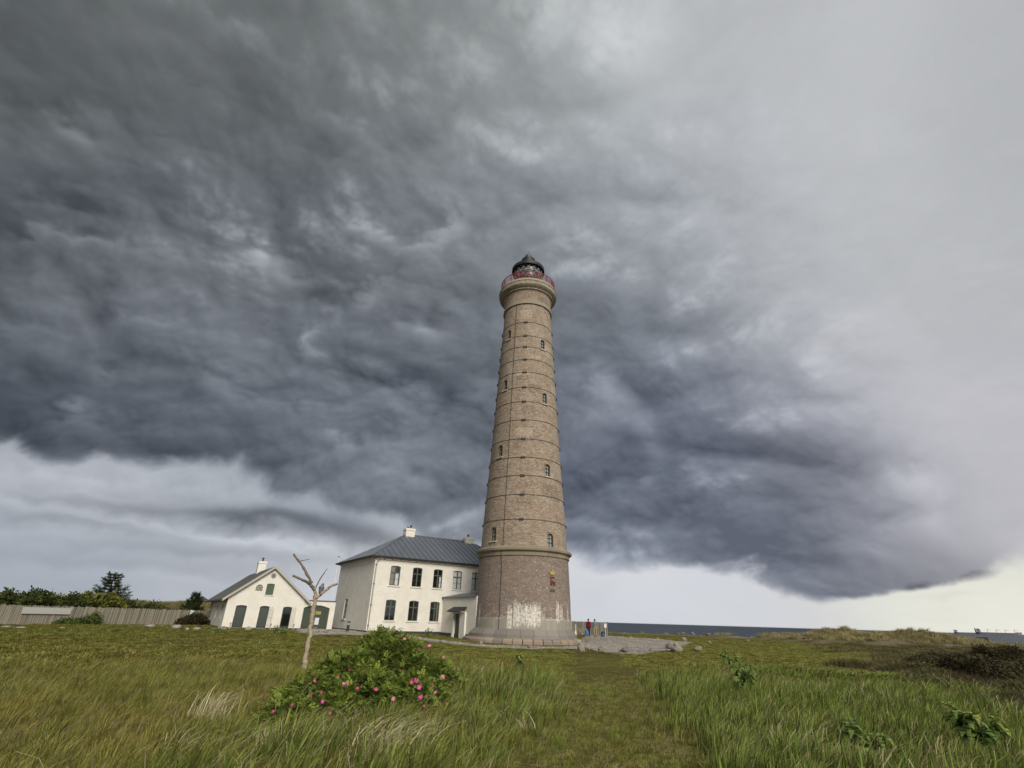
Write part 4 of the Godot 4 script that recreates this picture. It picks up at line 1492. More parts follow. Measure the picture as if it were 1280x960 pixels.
func build_outbuilding() -> void:
	var turn := deg_to_rad(TURN)
	var h := thing("outbuilding", "low cream gabled outbuilding with three dark doors and a chimney", "outbuilding", Vector3(-25.2, 0, -48.9), turn)
	var W := 6.68
	var D := 15.0
	var eave := 2.96
	var peak := 5.6
	var doors := [[0.80, 1.70], [2.82, 3.66], [4.85, 5.68]]
	var lo := 0.42
	var holes := []
	for d in doors:
		holes.append([d[0], d[1], lo, 2.25, 0.07])
	var st := begin()
	wall_face(st, 0, W, lo, eave, 0.0, holes, 0.16)
	# the gable above, with hatch, barred vent and round window
	var mid := W / 2
	holes = [[2.98, 3.67, 3.19, 4.19, 0.05], [2.08, 2.66, 3.51, 4.06, 0.14]]
	var xs := [0.0, 2.08, 2.66, 2.98, 3.67, W]
	var roofline := func(x: float) -> float:
		return eave + (peak - eave) * (1.0 - absf(x - mid) / mid)
	wall_face(st, 2.08, 2.66, eave, 4.06, 0.0, [holes[1]], 0.12)
	wall_face(st, 2.98, 3.67, eave, 4.19, 0.0, [holes[0]], 0.12)
	for s in [[0.0, 2.08, eave, eave], [2.08, 2.66, 4.06, 4.06], [2.66, 2.98, eave, eave], [2.98, mid, 4.19, 4.19], [mid, 3.67, 4.19, 4.19], [3.67, W, eave, eave]]:
		var ya: float = roofline.call(s[0])
		var yb: float = roofline.call(s[1])
		quad(st, Vector3(s[0], s[2], 0), Vector3(s[1], s[3], 0), Vector3(s[1], yb, 0), Vector3(s[0], ya, 0))
	part(h, "gable_wall", st.commit(), lime)
	var side := Transform3D(Basis(Vector3.UP, -PI / 2), Vector3(0, 0, -D))
	st = begin()
	var slits := []
	for s in [2.7, 7.2, 12.6]:
		slits.append([D - s - 0.45, D - s + 0.45, 1.1, 2.33, 0.06])
	wall_face(st, 0, D, lo, eave, 0.0, slits, 0.16)
	part(h, "side_wall", st.commit(), lime, side)
	for s in slits:
		var n := group_part(h, "window", side * Transform3D(Basis.IDENTITY, Vector3(s[0], s[2], -0.1)))
		st = begin()
		for x in [0.0, 0.42, 0.84]:
			box(st, Vector3(x, 0, -0.04), Vector3(x + 0.06, 1.22, 0.0))
		for y in [0.0, 0.58, 1.16]:
			box(st, Vector3(0.0, y, -0.035), Vector3(0.9, y + 0.06, -0.005))
		part(n, "frame", st.commit(), green_paint)
		part(n, "pane", box_mesh(Vector3(0, 0, -0.06), Vector3(0.9, 1.2, -0.05)), clear_glass)
	st = begin()
	quad(st, Vector3(W, lo, 0), Vector3(W, lo, -D), Vector3(W, eave, -D), Vector3(W, eave, 0))
	quad(st, Vector3(W, lo, -D), Vector3(0, lo, -D), Vector3(0, eave, -D), Vector3(W, eave, -D))
	tri(st, Vector3(W, eave, -D), Vector3(0, eave, -D), Vector3(mid, peak, -D))
	part(h, "rear_wall", st.commit(), lime)
	st = begin()
	box(st, Vector3(-0.03, -0.6, -D - 0.03), Vector3(doors[0][0], lo, 0.03))
	box(st, Vector3(doors[0][0], -0.6, -D - 0.02), Vector3(doors[2][1], lo - 0.3, 0.02))
	box(st, Vector3(doors[0][1], lo - 0.3, -0.2), Vector3(doors[1][0], lo, 0.03))
	box(st, Vector3(doors[1][1], lo - 0.3, -0.2), Vector3(doors[2][0], lo, 0.03))
	box(st, Vector3(doors[2][1], -0.6, -D - 0.03), Vector3(W + 0.03, lo, 0.03))
	part(h, "plinth", st.commit(), tarred)
	# roof: slate slopes, white barge boards
	var slate := grained(mat(0.17, 0.17, 0.16, 0.8), noise_texture(57, 0.03, 4, Color(0.75, 0.75, 0.74), Color(1, 1, 1), 256), 0.8, relief_texture(58, 0.08, 2, 3.0, 256))
	var roof := group_part(h, "roof")
	var oe := 0.5
	var og := 0.32
	var drop := (peak - eave) / mid
	var courses := 14
	for s in [-1, 1]:
		for i in courses:
			var t0 := float(i) / courses
			var t1 := (i + 1.0) / courses
			var xa = mid + s * (mid + oe) * (1.0 - t0)
			var xb = mid + s * (mid + oe) * (1.0 - t1)
			var ya := peak + 0.14 - (mid + oe) * (1.0 - t0) * drop + 0.025
			var yb := peak + 0.14 - (mid + oe) * (1.0 - t1) * drop
			st = begin()
			if s < 0:
				quad(st, Vector3(xa, ya, -D - og), Vector3(xa, ya, og), Vector3(xb, yb, og), Vector3(xb, yb, -D - og))
			else:
				quad(st, Vector3(xa, ya, og), Vector3(xa, ya, -D - og), Vector3(xb, yb, -D - og), Vector3(xb, yb, og))
			quad(st, Vector3(xa, ya - 0.03, -D - og), Vector3(xa, ya - 0.03, og), Vector3(xa, ya, og), Vector3(xa, ya, -D - og))
			part(roof, "slate_course", st.commit(), slate)
		# underside
		st = begin()
		var xo = mid + s * (mid + oe)
		var yo := peak + 0.04 - (mid + oe) * drop
		quad(st, Vector3(xo, yo, og), Vector3(mid, peak + 0.04, og), Vector3(mid, peak + 0.04, -D - og), Vector3(xo, yo, -D - og))
		part(roof, "roof_boards", st.commit(), mat(0.35, 0.33, 0.29))
		st = begin()
		var b0 := Vector3(xo, yo - 0.1, og)
		var b1 := Vector3(mid, peak - 0.06, og)
		var t := Vector3(0, 0.24, 0)
		quad(st, b0 + Vector3(0, 0, 0.03), b1 + Vector3(0, 0, 0.03), b1 + t + Vector3(0, 0, 0.03), b0 + t + Vector3(0, 0, 0.03))
		quad(st, b0, b0 + Vector3(0, 0, 0.03), b0 + t + Vector3(0, 0, 0.03), b0 + t)
		quad(st, b0 + t + Vector3(0, 0, 0.03), b1 + t + Vector3(0, 0, 0.03), b1 + t, b0 + t)
		quad(st, b0, b1, b1 + Vector3(0, 0, 0.03), b0 + Vector3(0, 0, 0.03))
		part(roof, "barge_board", st.commit(), mat(0.42, 0.40, 0.35))
		st = begin()
		tube(st, [Vector3(xo + s * 0.06, yo, og), Vector3(xo + s * 0.06, yo, -D - og)], [0.06, 0.06], 6)
		part(roof, "gutter", st.commit(), mat(0.05, 0.05, 0.055, 0.5))
	chimney(h, Vector3(mid, peak - 0.3, -8.2), 0.8, 0.8, 6.75, 1)
	# doors: glazed green doors, two with a pale shutter folded back
	var door_glass := mat(0.07, 0.085, 0.075, 0.1)
	var frame := mat(0.03, 0.035, 0.03, 0.6)
	for i in 3:
		var d: Array = doors[i]
		var n := group_part(h, "door", Transform3D(Basis.IDENTITY, Vector3(d[0], lo, 0)))
		var dw: float = d[1] - d[0]
		st = begin()
		for x in [[0.0, 0.08], [dw - 0.08, dw]]:
			box(st, Vector3(x[0], 0, -0.14), Vector3(x[1], 1.8, -0.06))
		box(st, Vector3(0.08, 0, -0.14), Vector3(dw - 0.08, 0.16, -0.06))
		box(st, Vector3(0.08, 1.68, -0.14), Vector3(dw - 0.08, 1.78, -0.06))
		part(n, "door_frame", st.commit(), frame)
		part(n, "pane", box_mesh(Vector3(0.08, 0.16, -0.11), Vector3(dw - 0.08, 1.68, -0.10)), door_glass if i < 2 else clear_glass)
		part(n, "door_step", box_mesh(Vector3(-0.02, -0.14, -0.15), Vector3(dw + 0.02, -0.005, 0.12)), mat(0.16, 0.16, 0.15))
		part(n, "handle", box_mesh(Vector3(0.03, 0.85, -0.06), Vector3(0.07, 1.0, -0.0)), mat(0.3, 0.28, 0.22, 0.4, 0.7))
		if i > 0:
			var leaf := Transform3D(Basis(Vector3.UP, deg_to_rad(-52.0)), Vector3(dw, 0, 0.01))
			st = begin()
			box(st, Vector3(0.0, 0.0, 0.0), Vector3(0.42, 1.79, 0.05), leaf)
			var sh := part(n, "shutter", st.commit(), lime)
			for y in [0.25, 0.9, 1.5]:
				st = begin()
				box(st, Vector3(0.04, y, 0.05), Vector3(0.38, y + 0.1, 0.075), leaf)
				part(sh, "batten", st.commit(), lime)
	var hatch := group_part(h, "hatch", Transform3D(Basis.IDENTITY, Vector3(2.98, 3.19, -0.08)))
	for i in 4:
		st = begin()
		box(st, Vector3(i * 0.1725 + 0.004, 0.0, -0.03), Vector3(i * 0.1725 + 0.168, 0.96, 0.0))
		part(hatch, "plank", st.commit(), mat(0.075, 0.10, 0.068, 0.6))
	part(h, "hatch_sill", box_mesh(Vector3(2.9, 3.12, 0.0), Vector3(3.75, 3.19, 0.07)), lime)
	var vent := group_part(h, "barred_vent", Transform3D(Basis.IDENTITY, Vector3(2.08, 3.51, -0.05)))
	part(vent, "opening", box_mesh(Vector3(0, 0, -0.05), Vector3(0.58, 0.54, -0.04)), mat(0.05, 0.05, 0.05))  # dark plate stands in for the shaded hollow behind the bars
	for i in 4:
		part(vent, "bar", box_mesh(Vector3(0.08 + i * 0.12, 0, -0.02), Vector3(0.12 + i * 0.12, 0.5, 0.02)), mat(0.5, 0.47, 0.4))
	for y in [0.15, 0.35]:
		part(vent, "bar", box_mesh(Vector3(0, y, -0.025), Vector3(0.58, y + 0.04, 0.025)), mat(0.5, 0.47, 0.4))
	var ring := group_part(h, "round_window", Transform3D(Basis(Vector3.RIGHT, PI / 2), Vector3(3.38, 4.9, 0.0)))
	part(ring, "frame", lathe_mesh([[0.15, 0.0], [0.15, 0.045], [0.23, 0.045], [0.23, 0.0]], 24), mat(0.30, 0.29, 0.27))
	part(ring, "pane", lathe_mesh([[0.0, 0.012], [0.16, 0.012]], 24), mat(0.16, 0.18, 0.19, 0.1))
	# --- the gate wall to the house
	var g := thing("gate_wall", "cream wall with arched green gate between outbuilding and house", "gate", Vector3(-25.2, 0, -48.9), turn)
	st = begin()
	wall_face(st, W, 9.75, lo - 0.1, 2.84, -0.1, [[6.76, 9.25, lo - 0.1, 2.49, 0.27]], 0.28)
	part(g, "wall", st.commit(), lime)
	part(g, "rear_face", box_mesh(Vector3(W, lo - 0.1, -0.42), Vector3(6.76, 2.84, -0.38)), lime)
	part(g, "coping", box_mesh(Vector3(W, 2.84, -0.5), Vector3(9.8, 2.92, -0.02)), mat(0.13, 0.075, 0.055, 0.8))
	part(g, "plinth", box_mesh(Vector3(9.25, -0.5, -0.4), Vector3(9.78, lo - 0.1, -0.07)), tarred)
	for leaf in 2:
		var x0 := 6.76 + leaf * 1.245
		var l := group_part(g, "gate_leaf")
		for i in 6:
			var a := x0 + i * 0.2075
			var b := a + 0.2
			var t := absf((a + b) / 2 - 8.005) / 1.245
			st = begin()
			var gap := 0.12
			# a board of the far leaf is cut away above the ground
			if leaf == 1 and i < 2:
				gap = 0.55
			box(st, Vector3(a, gap, -0.3), Vector3(b, 2.47 - 0.27 * t * t, -0.25))
			part(l, "plank", st.commit(), door_green)
		for y in [0.5, 1.95]:
			part(l, "ledger", box_mesh(Vector3(x0 + (0.45 if leaf == 1 and y < 1.0 else 0.02), y, -0.25), Vector3(x0 + 1.22, y + 0.12, -0.22)), door_green)
	part(g, "notice", box_mesh(Vector3(8.03, 0.75, -0.25), Vector3(8.42, 1.36, -0.235)), mat(0.62, 0.63, 0.64, 0.6))
	part(g, "notice", box_mesh(Vector3(8.0, 1.65, -0.25), Vector3(8.5, 2.02, -0.238)), mat(0.34, 0.27, 0.07, 0.6))

# ---------------------------------------------------------------- plants
func leaf_mesh(leaflets: int, long: float, leaf_long: float, leaf_wide: float) -> ArrayMesh:
	# a compound leaf along +z, its leaflets in pairs and one at the tip
	var st := begin()
	var pairs := (leaflets - 1) / 2
	for i in leaflets:
		var k := i / 2
		var s := -1.0 if i % 2 else 1.0
		var root := Vector3(0, 0, long * (0.3 + 0.7 * k / maxf(pairs, 1.0)))
		var dir := Vector3(s * 0.85, 0.12, 0.5).normalized()
		if i == leaflets - 1:
			dir = Vector3(0, 0.05, 1)
		var side := dir.cross(Vector3.UP).normalized() * leaf_wide
		var tip := root + dir * leaf_long + Vector3(0, -0.15 * leaf_long, 0)
		var mid := root + dir * leaf_long * 0.5
		var fold := Vector3(0, 0.25 * leaf_wide, 0)
		tri(st, root, mid + side + fold, mid)
		tri(st, mid, mid + side + fold, tip)
		tri(st, root, mid, mid - side + fold)
		tri(st, mid, tip, mid - side + fold)
	return st.commit()

func blade_tuft(rng: RandomNumberGenerator, blades: int, spread: float, wide: float, lean: float, droop: float, heads := 0.0) -> ArrayMesh:
	# a tuft one metre tall, bent by wind towards +x
	var st := begin()
	for i in blades:
		var a := rng.randf() * TAU
		var foot := Vector3(cos(a), 0, sin(a)) * spread * sqrt(rng.randf())
		var tall := rng.randf_range(0.5, 1.0)
		var out := Vector3(cos(a), 0, sin(a)) * rng.randf_range(0.05, 0.35) + Vector3(lean * rng.randf_range(0.5, 1.5), 0, rng.randf_range(-0.15, 0.15))
		var face := Vector3(rng.randf_range(-1, 1), 0, rng.randf_range(-1, 1)).normalized()
		var last := foot
		var last_w := wide
		for s in 3:
			var t := (s + 1) / 3.0
			var p := foot + Vector3(0, tall * (t - droop * t * t * t), 0) + out * tall * t * t
			var w := wide * (1.0 - t * t) if s < 2 else 0.0
			if s == 2 and rng.randf() < heads:
				w = wide * 0.9
			if w > 0.0:
				quad(st, last - face * last_w, last + face * last_w, p + face * w, p - face * w)
			else:
				tri(st, last - face * last_w, last + face * last_w, p)
			last = p
			last_w = w
	return st.commit()

func in_view(p: Vector3, margin: float) -> bool:
	var v := view_basis.inverse() * (p - EYE)
	return -v.z > 1.0 and absf(v.x) < -v.z * 640.0 / FOCAL + margin and v.y > v.z * 480.0 / FOCAL - margin

func build_grass() -> void:
	var rng := RandomNumberGenerator.new()
	rng.seed = 4242
	var tufts := []
	for k in 4:
		tufts.append(blade_tuft(rng, 16, 0.22, 0.012, 0.22, 0.25))
	var fine := []
	for k in 3:
		fine.append(blade_tuft(rng, 12, 0.35, 0.004, 0.30, 0.3, 0.6))
	var coarse := []
	for k in 3:
		coarse.append(blade_tuft(rng, 16, 0.5, 0.035, 0.25, 0.3))
	var m := tinted(0.75, 0.5)
	var sets := {}
	for key in ["near_grass", "near_grass_dry", "lawn_grass"]:
		sets[key] = [[[], []], [[], []], [[], []], [[], []]]
	# bands of distance: from, to, tufts per square metre, dry stalks per square metre
	for band in [[6.5, 13.0, 130.0, 26.0], [13.0, 20.0, 85.0, 15.0], [20.0, 32.0, 42.0, 6.0], [32.0, 52.0, 24.0, 1.6], [52.0, 78.0, 10.0, 0.5], [78.0, 112.0, 3.0, 0.2]]:
		var area = 0.5 * deg_to_rad(124.0) * (band[1] * band[1] - band[0] * band[0])
		for i in int(area * (band[2] + band[3])):
			var r := sqrt(lerpf(band[0] * band[0], band[1] * band[1], rng.randf()))
			var a := deg_to_rad(rng.randf_range(-62.0, 62.0))
			var dry: bool = rng.randf() < band[3] / (band[2] + band[3])
			var p := Vector3(sin(a) * r, 0, -cos(a) * r)
			if not in_view(p + Vector3(0, 0.3, 0), 2.5) or covered(p):
				continue
			p.y = ground_height(p.x, p.z)
			var g := growth(p.x, p.z)
			if rng.randf() < g.w * 1.05 or rng.randf() < 0.85 * rough_mask(p.x, p.z):
				continue
			var tall := g.x * rng.randf_range(0.65, 1.3)
			var c: Color
			if dry:
				if rng.randf() > 0.25 + g.z * 1.4 and g.x > 0.12:
					continue
				tall *= 1.25
				c = Color(0.52, 0.45, 0.27).lerp(Color(0.34, 0.29, 0.16), rng.randf())
			else:
				c = Color(0.225, 0.185, 0.046).lerp(Color(0.120, 0.190, 0.034), clampf(g.y + rng.randf_range(-0.25, 0.25), 0.0, 1.0))
				c = c.lerp(Color(0.30, 0.245, 0.10), clampf(g.z * rng.randf() * 1.2, 0.0, 0.7))
				c *= 0.5 + 1.15 * pow(rng.randf(), 1.3)
			c.a = 1.0
			var wide := maxf(tall, 0.2) * rng.randf_range(0.9, 1.3)
			if r > 20.0:
				wide *= 1.7
			var b := Basis(Vector3.UP, rng.randfn(0.0, 0.7)).scaled(Vector3(wide, tall, wide))
			var key: String = "near_grass_dry" if dry else ("near_grass" if r < 24.0 else "lawn_grass")
			var slot: Array = sets[key][rng.randi_range(0, 2)]
			slot[0].append(Transform3D(b, p - Vector3(0, 0.01, 0)))
			slot[1].append(c)
	var info := {
		"near_grass": ["meadow_grass", "tall green meadow grass either side of the trodden path", tufts],
		"near_grass_dry": ["dry_grass", "pale dry seed stalks scattered through the meadow", fine],
		"lawn_grass": ["lawn_grass", "short olive grass of the field around the lighthouse", coarse],
	}
	for key in info:
		var root := thing(info[key][0], info[key][1], "grass")
		root.set_meta("kind", "stuff")
		for k in 3:
			if sets[key][k][0].size():
				copies(root, "blades", info[key][2][k], m, sets[key][k][0], sets[key][k][1]).set_meta("kind", "stuff")

# places where no grass grows: gravel, buildings
var bare_outlines: Array = []

func covered(p: Vector3) -> bool:
	var q := Vector2(p.x, p.z)
	if q.distance_to(Vector2(1.62, -49.5)) < 5.3:
		return true
	for o in bare_outlines:
		if Geometry2D.is_point_in_polygon(q, o):
			return true
	return false

# dry clumps that stand out of the meadow: base pixel, height in metres, lean, tone
func build_clumps() -> void:
	var m := tinted(0.8, 0.5)
	var straw := Color(0.74, 0.65, 0.43)
	var olive := Color(0.38, 0.36, 0.15)
	for c in [[472, 962, 0.78, 0.7, straw, "straw coloured grass clump bowing over in front of the rose bush", 170], [258, 908, 0.72, 0.5, straw.lerp(olive, 0.35), "pale wispy grass clump standing alone in the open meadow", 130],
			[628, 912, 0.5, -0.75, straw.lerp(olive, 0.15), "dry arching grass clump at the edge of the trodden path", 100], [318, 955, 0.55, 0.65, straw.lerp(olive, 0.5), "greenish straw grass clump by the low end of the rose bush", 90],
			[215, 960, 0.5, 0.8, olive.lerp(straw, 0.3), "olive grass clump leaning over in the rough meadow", 60], [595, 850, 0.5, 0.5, straw.lerp(olive, 0.3), "feathery straw grass clump behind the rose bush towards the lighthouse", 110],
			[420, 955, 0.45, 0.7, olive.lerp(straw, 0.55), "thin straw grass clump under the rose bush blossoms", 40]]:
		var rng := RandomNumberGenerator.new()
		rng.seed = int(c[0] * 7 + c[1])
		var p := pixel_on_ground(c[0], c[1])
		var o := thing("grass_clump", c[5], "grass", p)
		var st := begin()
		for i in c[6]:
			var foot := Vector3(rng.randfn(0, 0.17), -0.02, rng.randfn(0, 0.17))
			var tall: float = c[2] * rng.randf_range(0.6, 1.35)
			var out := Vector3(c[3] * rng.randf_range(-0.1, 1.5), 0, rng.randfn(0, 0.4)) * tall
			var face := Vector3(rng.randf_range(-1, 1), 0, rng.randf_range(-1, 1)).normalized()
			var tone: Color = c[4] * rng.randf_range(0.65, 1.15)
			tone.a = 1.0
			st.set_color(tone)
			var last := foot
			var lw := 0.007
			for s in 5:
				var t := (s + 1) / 5.0
				var q := foot + Vector3(0, tall * (t - 0.45 * pow(t, 3.0)), 0) + out * pow(t, 1.8)
				var w := 0.007 * (1.0 - t * 0.85)
				quad(st, last - face * lw, last + face * lw, q + face * w, q - face * w)
				last = q
				lw = w
		part(o, "stalks", st.commit(), m)

const ROSE_LOBES := [[478, 874, 0.95, 1.3], [428, 884, 0.85, 0.88], [385, 900, 0.6, 0.52], [354, 916, 0.36, 0.32], [520, 878, 0.85, 0.92], [552, 874, 0.5, 0.6], [455, 902, 0.8, 0.66], [512, 903, 0.7, 0.6], [540, 892, 0.5, 0.46], [405, 908, 0.55, 0.42], [464, 850, 0.6, 1.2]]
var rose_lobes := []

func rose_field(p: Vector3) -> float:
	var f := -9.0
	for l in rose_lobes:
		var q: Vector3 = p - l[0]
		f = maxf(f, 1.0 - sqrt((q.x * q.x + q.z * q.z) / (l[1] * l[1]) + q.y * q.y / (l[2] * l[2])))
	return f

func build_rose() -> void:
	var rng := RandomNumberGenerator.new()
	rng.seed = 99
	for l in ROSE_LOBES:
		rose_lobes.append([pixel_on_ground(l[0], l[1]), l[2], l[3]])
	var at: Vector3 = rose_lobes[0][0]
	var root := thing("rose_bush", "wild rose bush with pink blossoms growing in the meadow", "bush", at)
	# stems
	var bark := mat(0.10, 0.075, 0.045)
	for l in rose_lobes:
		for k in int(6 * l[2] / 0.6):
			var a := rng.randf() * TAU
			var r: float = l[1] * rng.randf_range(0.2, 0.85)
			var tip := Vector3(cos(a) * r, l[2] * sqrt(maxf(0.05, 1.0 - r * r / (l[1] * l[1]))) * rng.randf_range(0.85, 1.12), sin(a) * r)
			var base: Vector3 = l[0] - at + Vector3(cos(a), 0, sin(a)) * r * 0.25
			var st := begin()
			tube(st, [base, base.lerp(l[0] - at + tip, 0.5) + Vector3(0, 0.08, 0), l[0] - at + tip], [0.012, 0.009, 0.005], 5)
			part(root, "stem", st.commit(), bark)
	# leaves through the outer part of the bush, thinner inside; clumps leave gaps
	var gaps := _noise(61, 3, 1.9)
	var leaf := leaf_mesh(7, 0.095, 0.043, 0.014)
	var places := []
	var colours := []
	var tries := 0
	while places.size() < 21000 and tries < 140000:
		tries += 1
		var l: Array = rose_lobes[rng.randi_range(0, rose_lobes.size() - 1)]
		if rng.randf() > l[1] * l[1] * 1.1:
			continue
		var dir := Vector3(rng.randfn(), absf(rng.randfn()) * 0.9, rng.randfn()).normalized()
		var depth := 1.06 - absf(rng.randfn(0.0, 0.16))
		var p: Vector3 = l[0] + Vector3(dir.x * l[1], dir.y * l[2], dir.z * l[1]) * depth
		var f := rose_field(p)
		var n := gaps.get_noise_3dv(p * 1.6)
		if f > 0.32 or f < -0.12 + 0.0 or n < -0.08 + rng.randf_range(-0.08, 0.08):
			continue
		p += dir * n * 0.25
		var out := Vector3(dir.x + rng.randfn(0, 0.5), dir.y * 0.4 + rng.randfn(0, 0.35), dir.z + rng.randfn(0, 0.5)).normalized()
		var up := (Vector3.UP * 0.9 + dir * 0.6 + Vector3(rng.randfn(0, 0.35), 0, rng.randfn(0, 0.35))).normalized()
		var b := Basis.looking_at(-out, up).scaled(Vector3.ONE * rng.randf_range(0.75, 1.35))
		places.append(Transform3D(b, p - at))
		var c := Color(0.045, 0.085, 0.02).lerp(Color(0.24, 0.30, 0.055), clampf(rng.randf() * 0.7 + n * 1.1, 0.0, 1.0))
		if rng.randf() < 0.04:
			c = Color(0.17, 0.11, 0.05)
		colours.append(c)
	# young shoots break the outline
	for k in 150:
		var l: Array = rose_lobes[rng.randi_range(0, rose_lobes.size() - 1)]
		var dir := Vector3(rng.randfn(), absf(rng.randfn()) + 0.25, rng.randfn()).normalized()
		var p: Vector3 = l[0] + Vector3(dir.x * l[1], dir.y * l[2], dir.z * l[1]) * 0.96
		if rose_field(p) > 0.12:
			continue
		var grow := (Vector3(dir.x, 1.1, dir.z) + Vector3(rng.randfn(0, 0.3), 0, rng.randfn(0, 0.3))).normalized() * rng.randf_range(0.12, 0.34)
		var st := begin()
		tube(st, [p - grow * 0.5 - at, p + grow - at], [0.006, 0.003], 4)
		part(root, "stem", st.commit(), bark)
		for i in rng.randi_range(5, 9):
			var a := rng.randf() * TAU
			var out := Vector3(cos(a), 0.35, sin(a)).normalized()
			places.append(Transform3D(Basis.looking_at(-out, Vector3.UP).scaled(Vector3.ONE * rng.randf_range(0.6, 1.0)), p + grow * rng.randf_range(0.1, 1.0) - at))
			colours.append(Color(0.10, 0.15, 0.03).lerp(Color(0.24, 0.27, 0.05), rng.randf()))
	copies(root, "foliage", leaf, tinted(0.55, 0.55), places, colours).set_meta("kind", "stuff")
	# blossoms where the photograph shows them
	var petal := begin()
	for k in 5:
		var a := TAU * k / 5.0
		var o := Vector3(cos(a), 0, sin(a))
		var s := Vector3(-sin(a), 0, cos(a))
		var c0 := Vector3.ZERO
		var c1 := o * 0.022 + s * 0.02 + Vector3(0, 0.012, 0)
		var c2 := o * 0.045 + s * 0.014 + Vector3(0, 0.022, 0)
		var c3 := o * 0.045 - s * 0.014 + Vector3(0, 0.022, 0)
		var c4 := o * 0.022 - s * 0.02 + Vector3(0, 0.012, 0)
		tri(petal, c0, c2, c1)
		tri(petal, c0, c3, c2)
		tri(petal, c0, c4, c3)
	var petals := petal.commit()
	var heart := lathe_mesh([[0.0, 0.012], [0.012, 0.008], [0.012, 0.0]], 8)
	var pinks := [mat(0.62, 0.085, 0.30, 0.7), mat(0.70, 0.18, 0.40, 0.7), mat(0.46, 0.04, 0.17, 0.7)]
	for p in pinks:
		p.cull_mode = BaseMaterial3D.CULL_DISABLED
		p.backlight_enabled = true
		p.backlight = Color(0.4, 0.4, 0.4)
	var yellow := mat(0.55, 0.38, 0.06)
	for q in [[388, 871, 1.5], [431, 857, 1.5], [423, 847, 1.1], [393, 851, 0.8], [402, 866, 0.8], [404, 877, 0.9], [447, 860, 0.8], [342, 890, 0.9], [506, 799, 1.0], [537, 808, 1.2], [471, 830, 0.7], [492, 874, 1.0], [514, 853, 1.0], [520, 852, 1.5],
			[525, 859, 1.2], [536, 851, 0.9], [540, 856, 1.1], [553, 847, 1.3], [526, 873, 1.4], [530, 883, 0.7], [568, 836, 0.7], [567, 862, 0.8], [577, 877, 1.1], [554, 821, 0.9], [459, 840, 0.6], [489, 891, 0.8], [365, 882, 0.8], [438, 838, 0.8], [500, 838, 0.7], [545, 866, 1.0], [470, 862, 0.9], [412, 892, 0.8], [558, 880, 0.8]]:
		var v := pixel_direction(q[0], q[1])
		var t := 5.0
		var hit := false
		while t < 16.0 and not hit:
			t += 0.05
			hit = rose_field(EYE + v * t) > -0.1
		if not hit:
			t = (at - EYE).dot(v)
		var pos := EYE + v * (t - 0.12) - at
		var b := Basis.looking_at(Vector3(rng.randfn(0, 0.3), -0.5, -1).normalized(), Vector3.UP) * Basis(Vector3.RIGHT, PI / 2)
		b = Basis(Vector3.RIGHT, deg_to_rad(rng.randf_range(35.0, 75.0))) * Basis(Vector3.BACK, rng.randf_range(-0.6, 0.6))
		var fl := part(root, "blossom", petals, pinks[rng.randi_range(0, 2) if q[2] > 0.85 else 2], Transform3D(b.scaled(Vector3.ONE * q[2] * 0.82), pos))
		part(fl, "stamens", heart, yellow)

# a leafy herb of broad drooping leaves on a few stems
func herb(pixel: Vector2, tall: float, wide: float, leaves: int, label: String, seed_: int, pale: float) -> void:
	var rng := RandomNumberGenerator.new()
	rng.seed = seed_
	var at := pixel_on_ground(pixel.x, pixel.y)
	var root := thing("leafy_herb", label, "plant", at)
	var m := tinted(0.5, 0.4)
	var stem := mat(0.12, 0.15, 0.05)
	var stems := 7
	var st := begin()
	var lines := []
	for s in stems:
		var a := rng.randf() * TAU
		var tip := Vector3(cos(a) * wide * rng.randf_range(0.2, 0.75), tall * rng.randf_range(0.65, 1.0), sin(a) * wide * rng.randf_range(0.2, 0.75))
		lines.append(tip)
		var tt := begin()
		tube(tt, [Vector3.ZERO, tip * 0.5 + Vector3(0, tall * 0.1, 0), tip], [0.014, 0.011, 0.007], 5)
		part(root, "stem", tt.commit(), stem)
	for i in leaves:
		var line: Vector3 = lines[rng.randi_range(0, stems - 1)]
		var t := sqrt(rng.randf_range(0.05, 1.0))
		var p := line * t + Vector3(0, tall * 0.2 * t * (1.0 - t), 0)
		var a := rng.randf() * TAU
		var out := Vector3(cos(a), 0, sin(a))
		var long := rng.randf_range(0.22, 0.38) * (1.15 - 0.6 * t)
		var w := long * rng.randf_range(0.16, 0.24)
		var side := out.cross(Vector3.UP)
		var c := Color(0.07, 0.13, 0.035).lerp(Color(0.22, 0.30, 0.08), rng.randf() * 0.8 + 0.2 * t)
		c = c.lerp(Color(0.34, 0.33, 0.08), pale * smoothstep(0.75, 1.0, t) * rng.randf())
		st.set_color(c)
		var last := p
		var lw := 0.008
		for s in 4:
			var u := (s + 1) / 4.0
			var q := p + out * long * (u - 0.15 * u * u) + Vector3(0, long * (0.55 * u - 0.95 * u * u), 0)
			var hw := w * sin(PI * minf(u * 0.85 + 0.1, 1.0))
			if s == 3:
				hw = 0.002
			quad(st, last - side * lw, last + side * lw, q + side * hw + Vector3(0, hw * 0.3, 0), q - side * hw + Vector3(0, hw * 0.3, 0))
			last = q
			lw = hw
	part(root, "foliage", st.commit(), m)

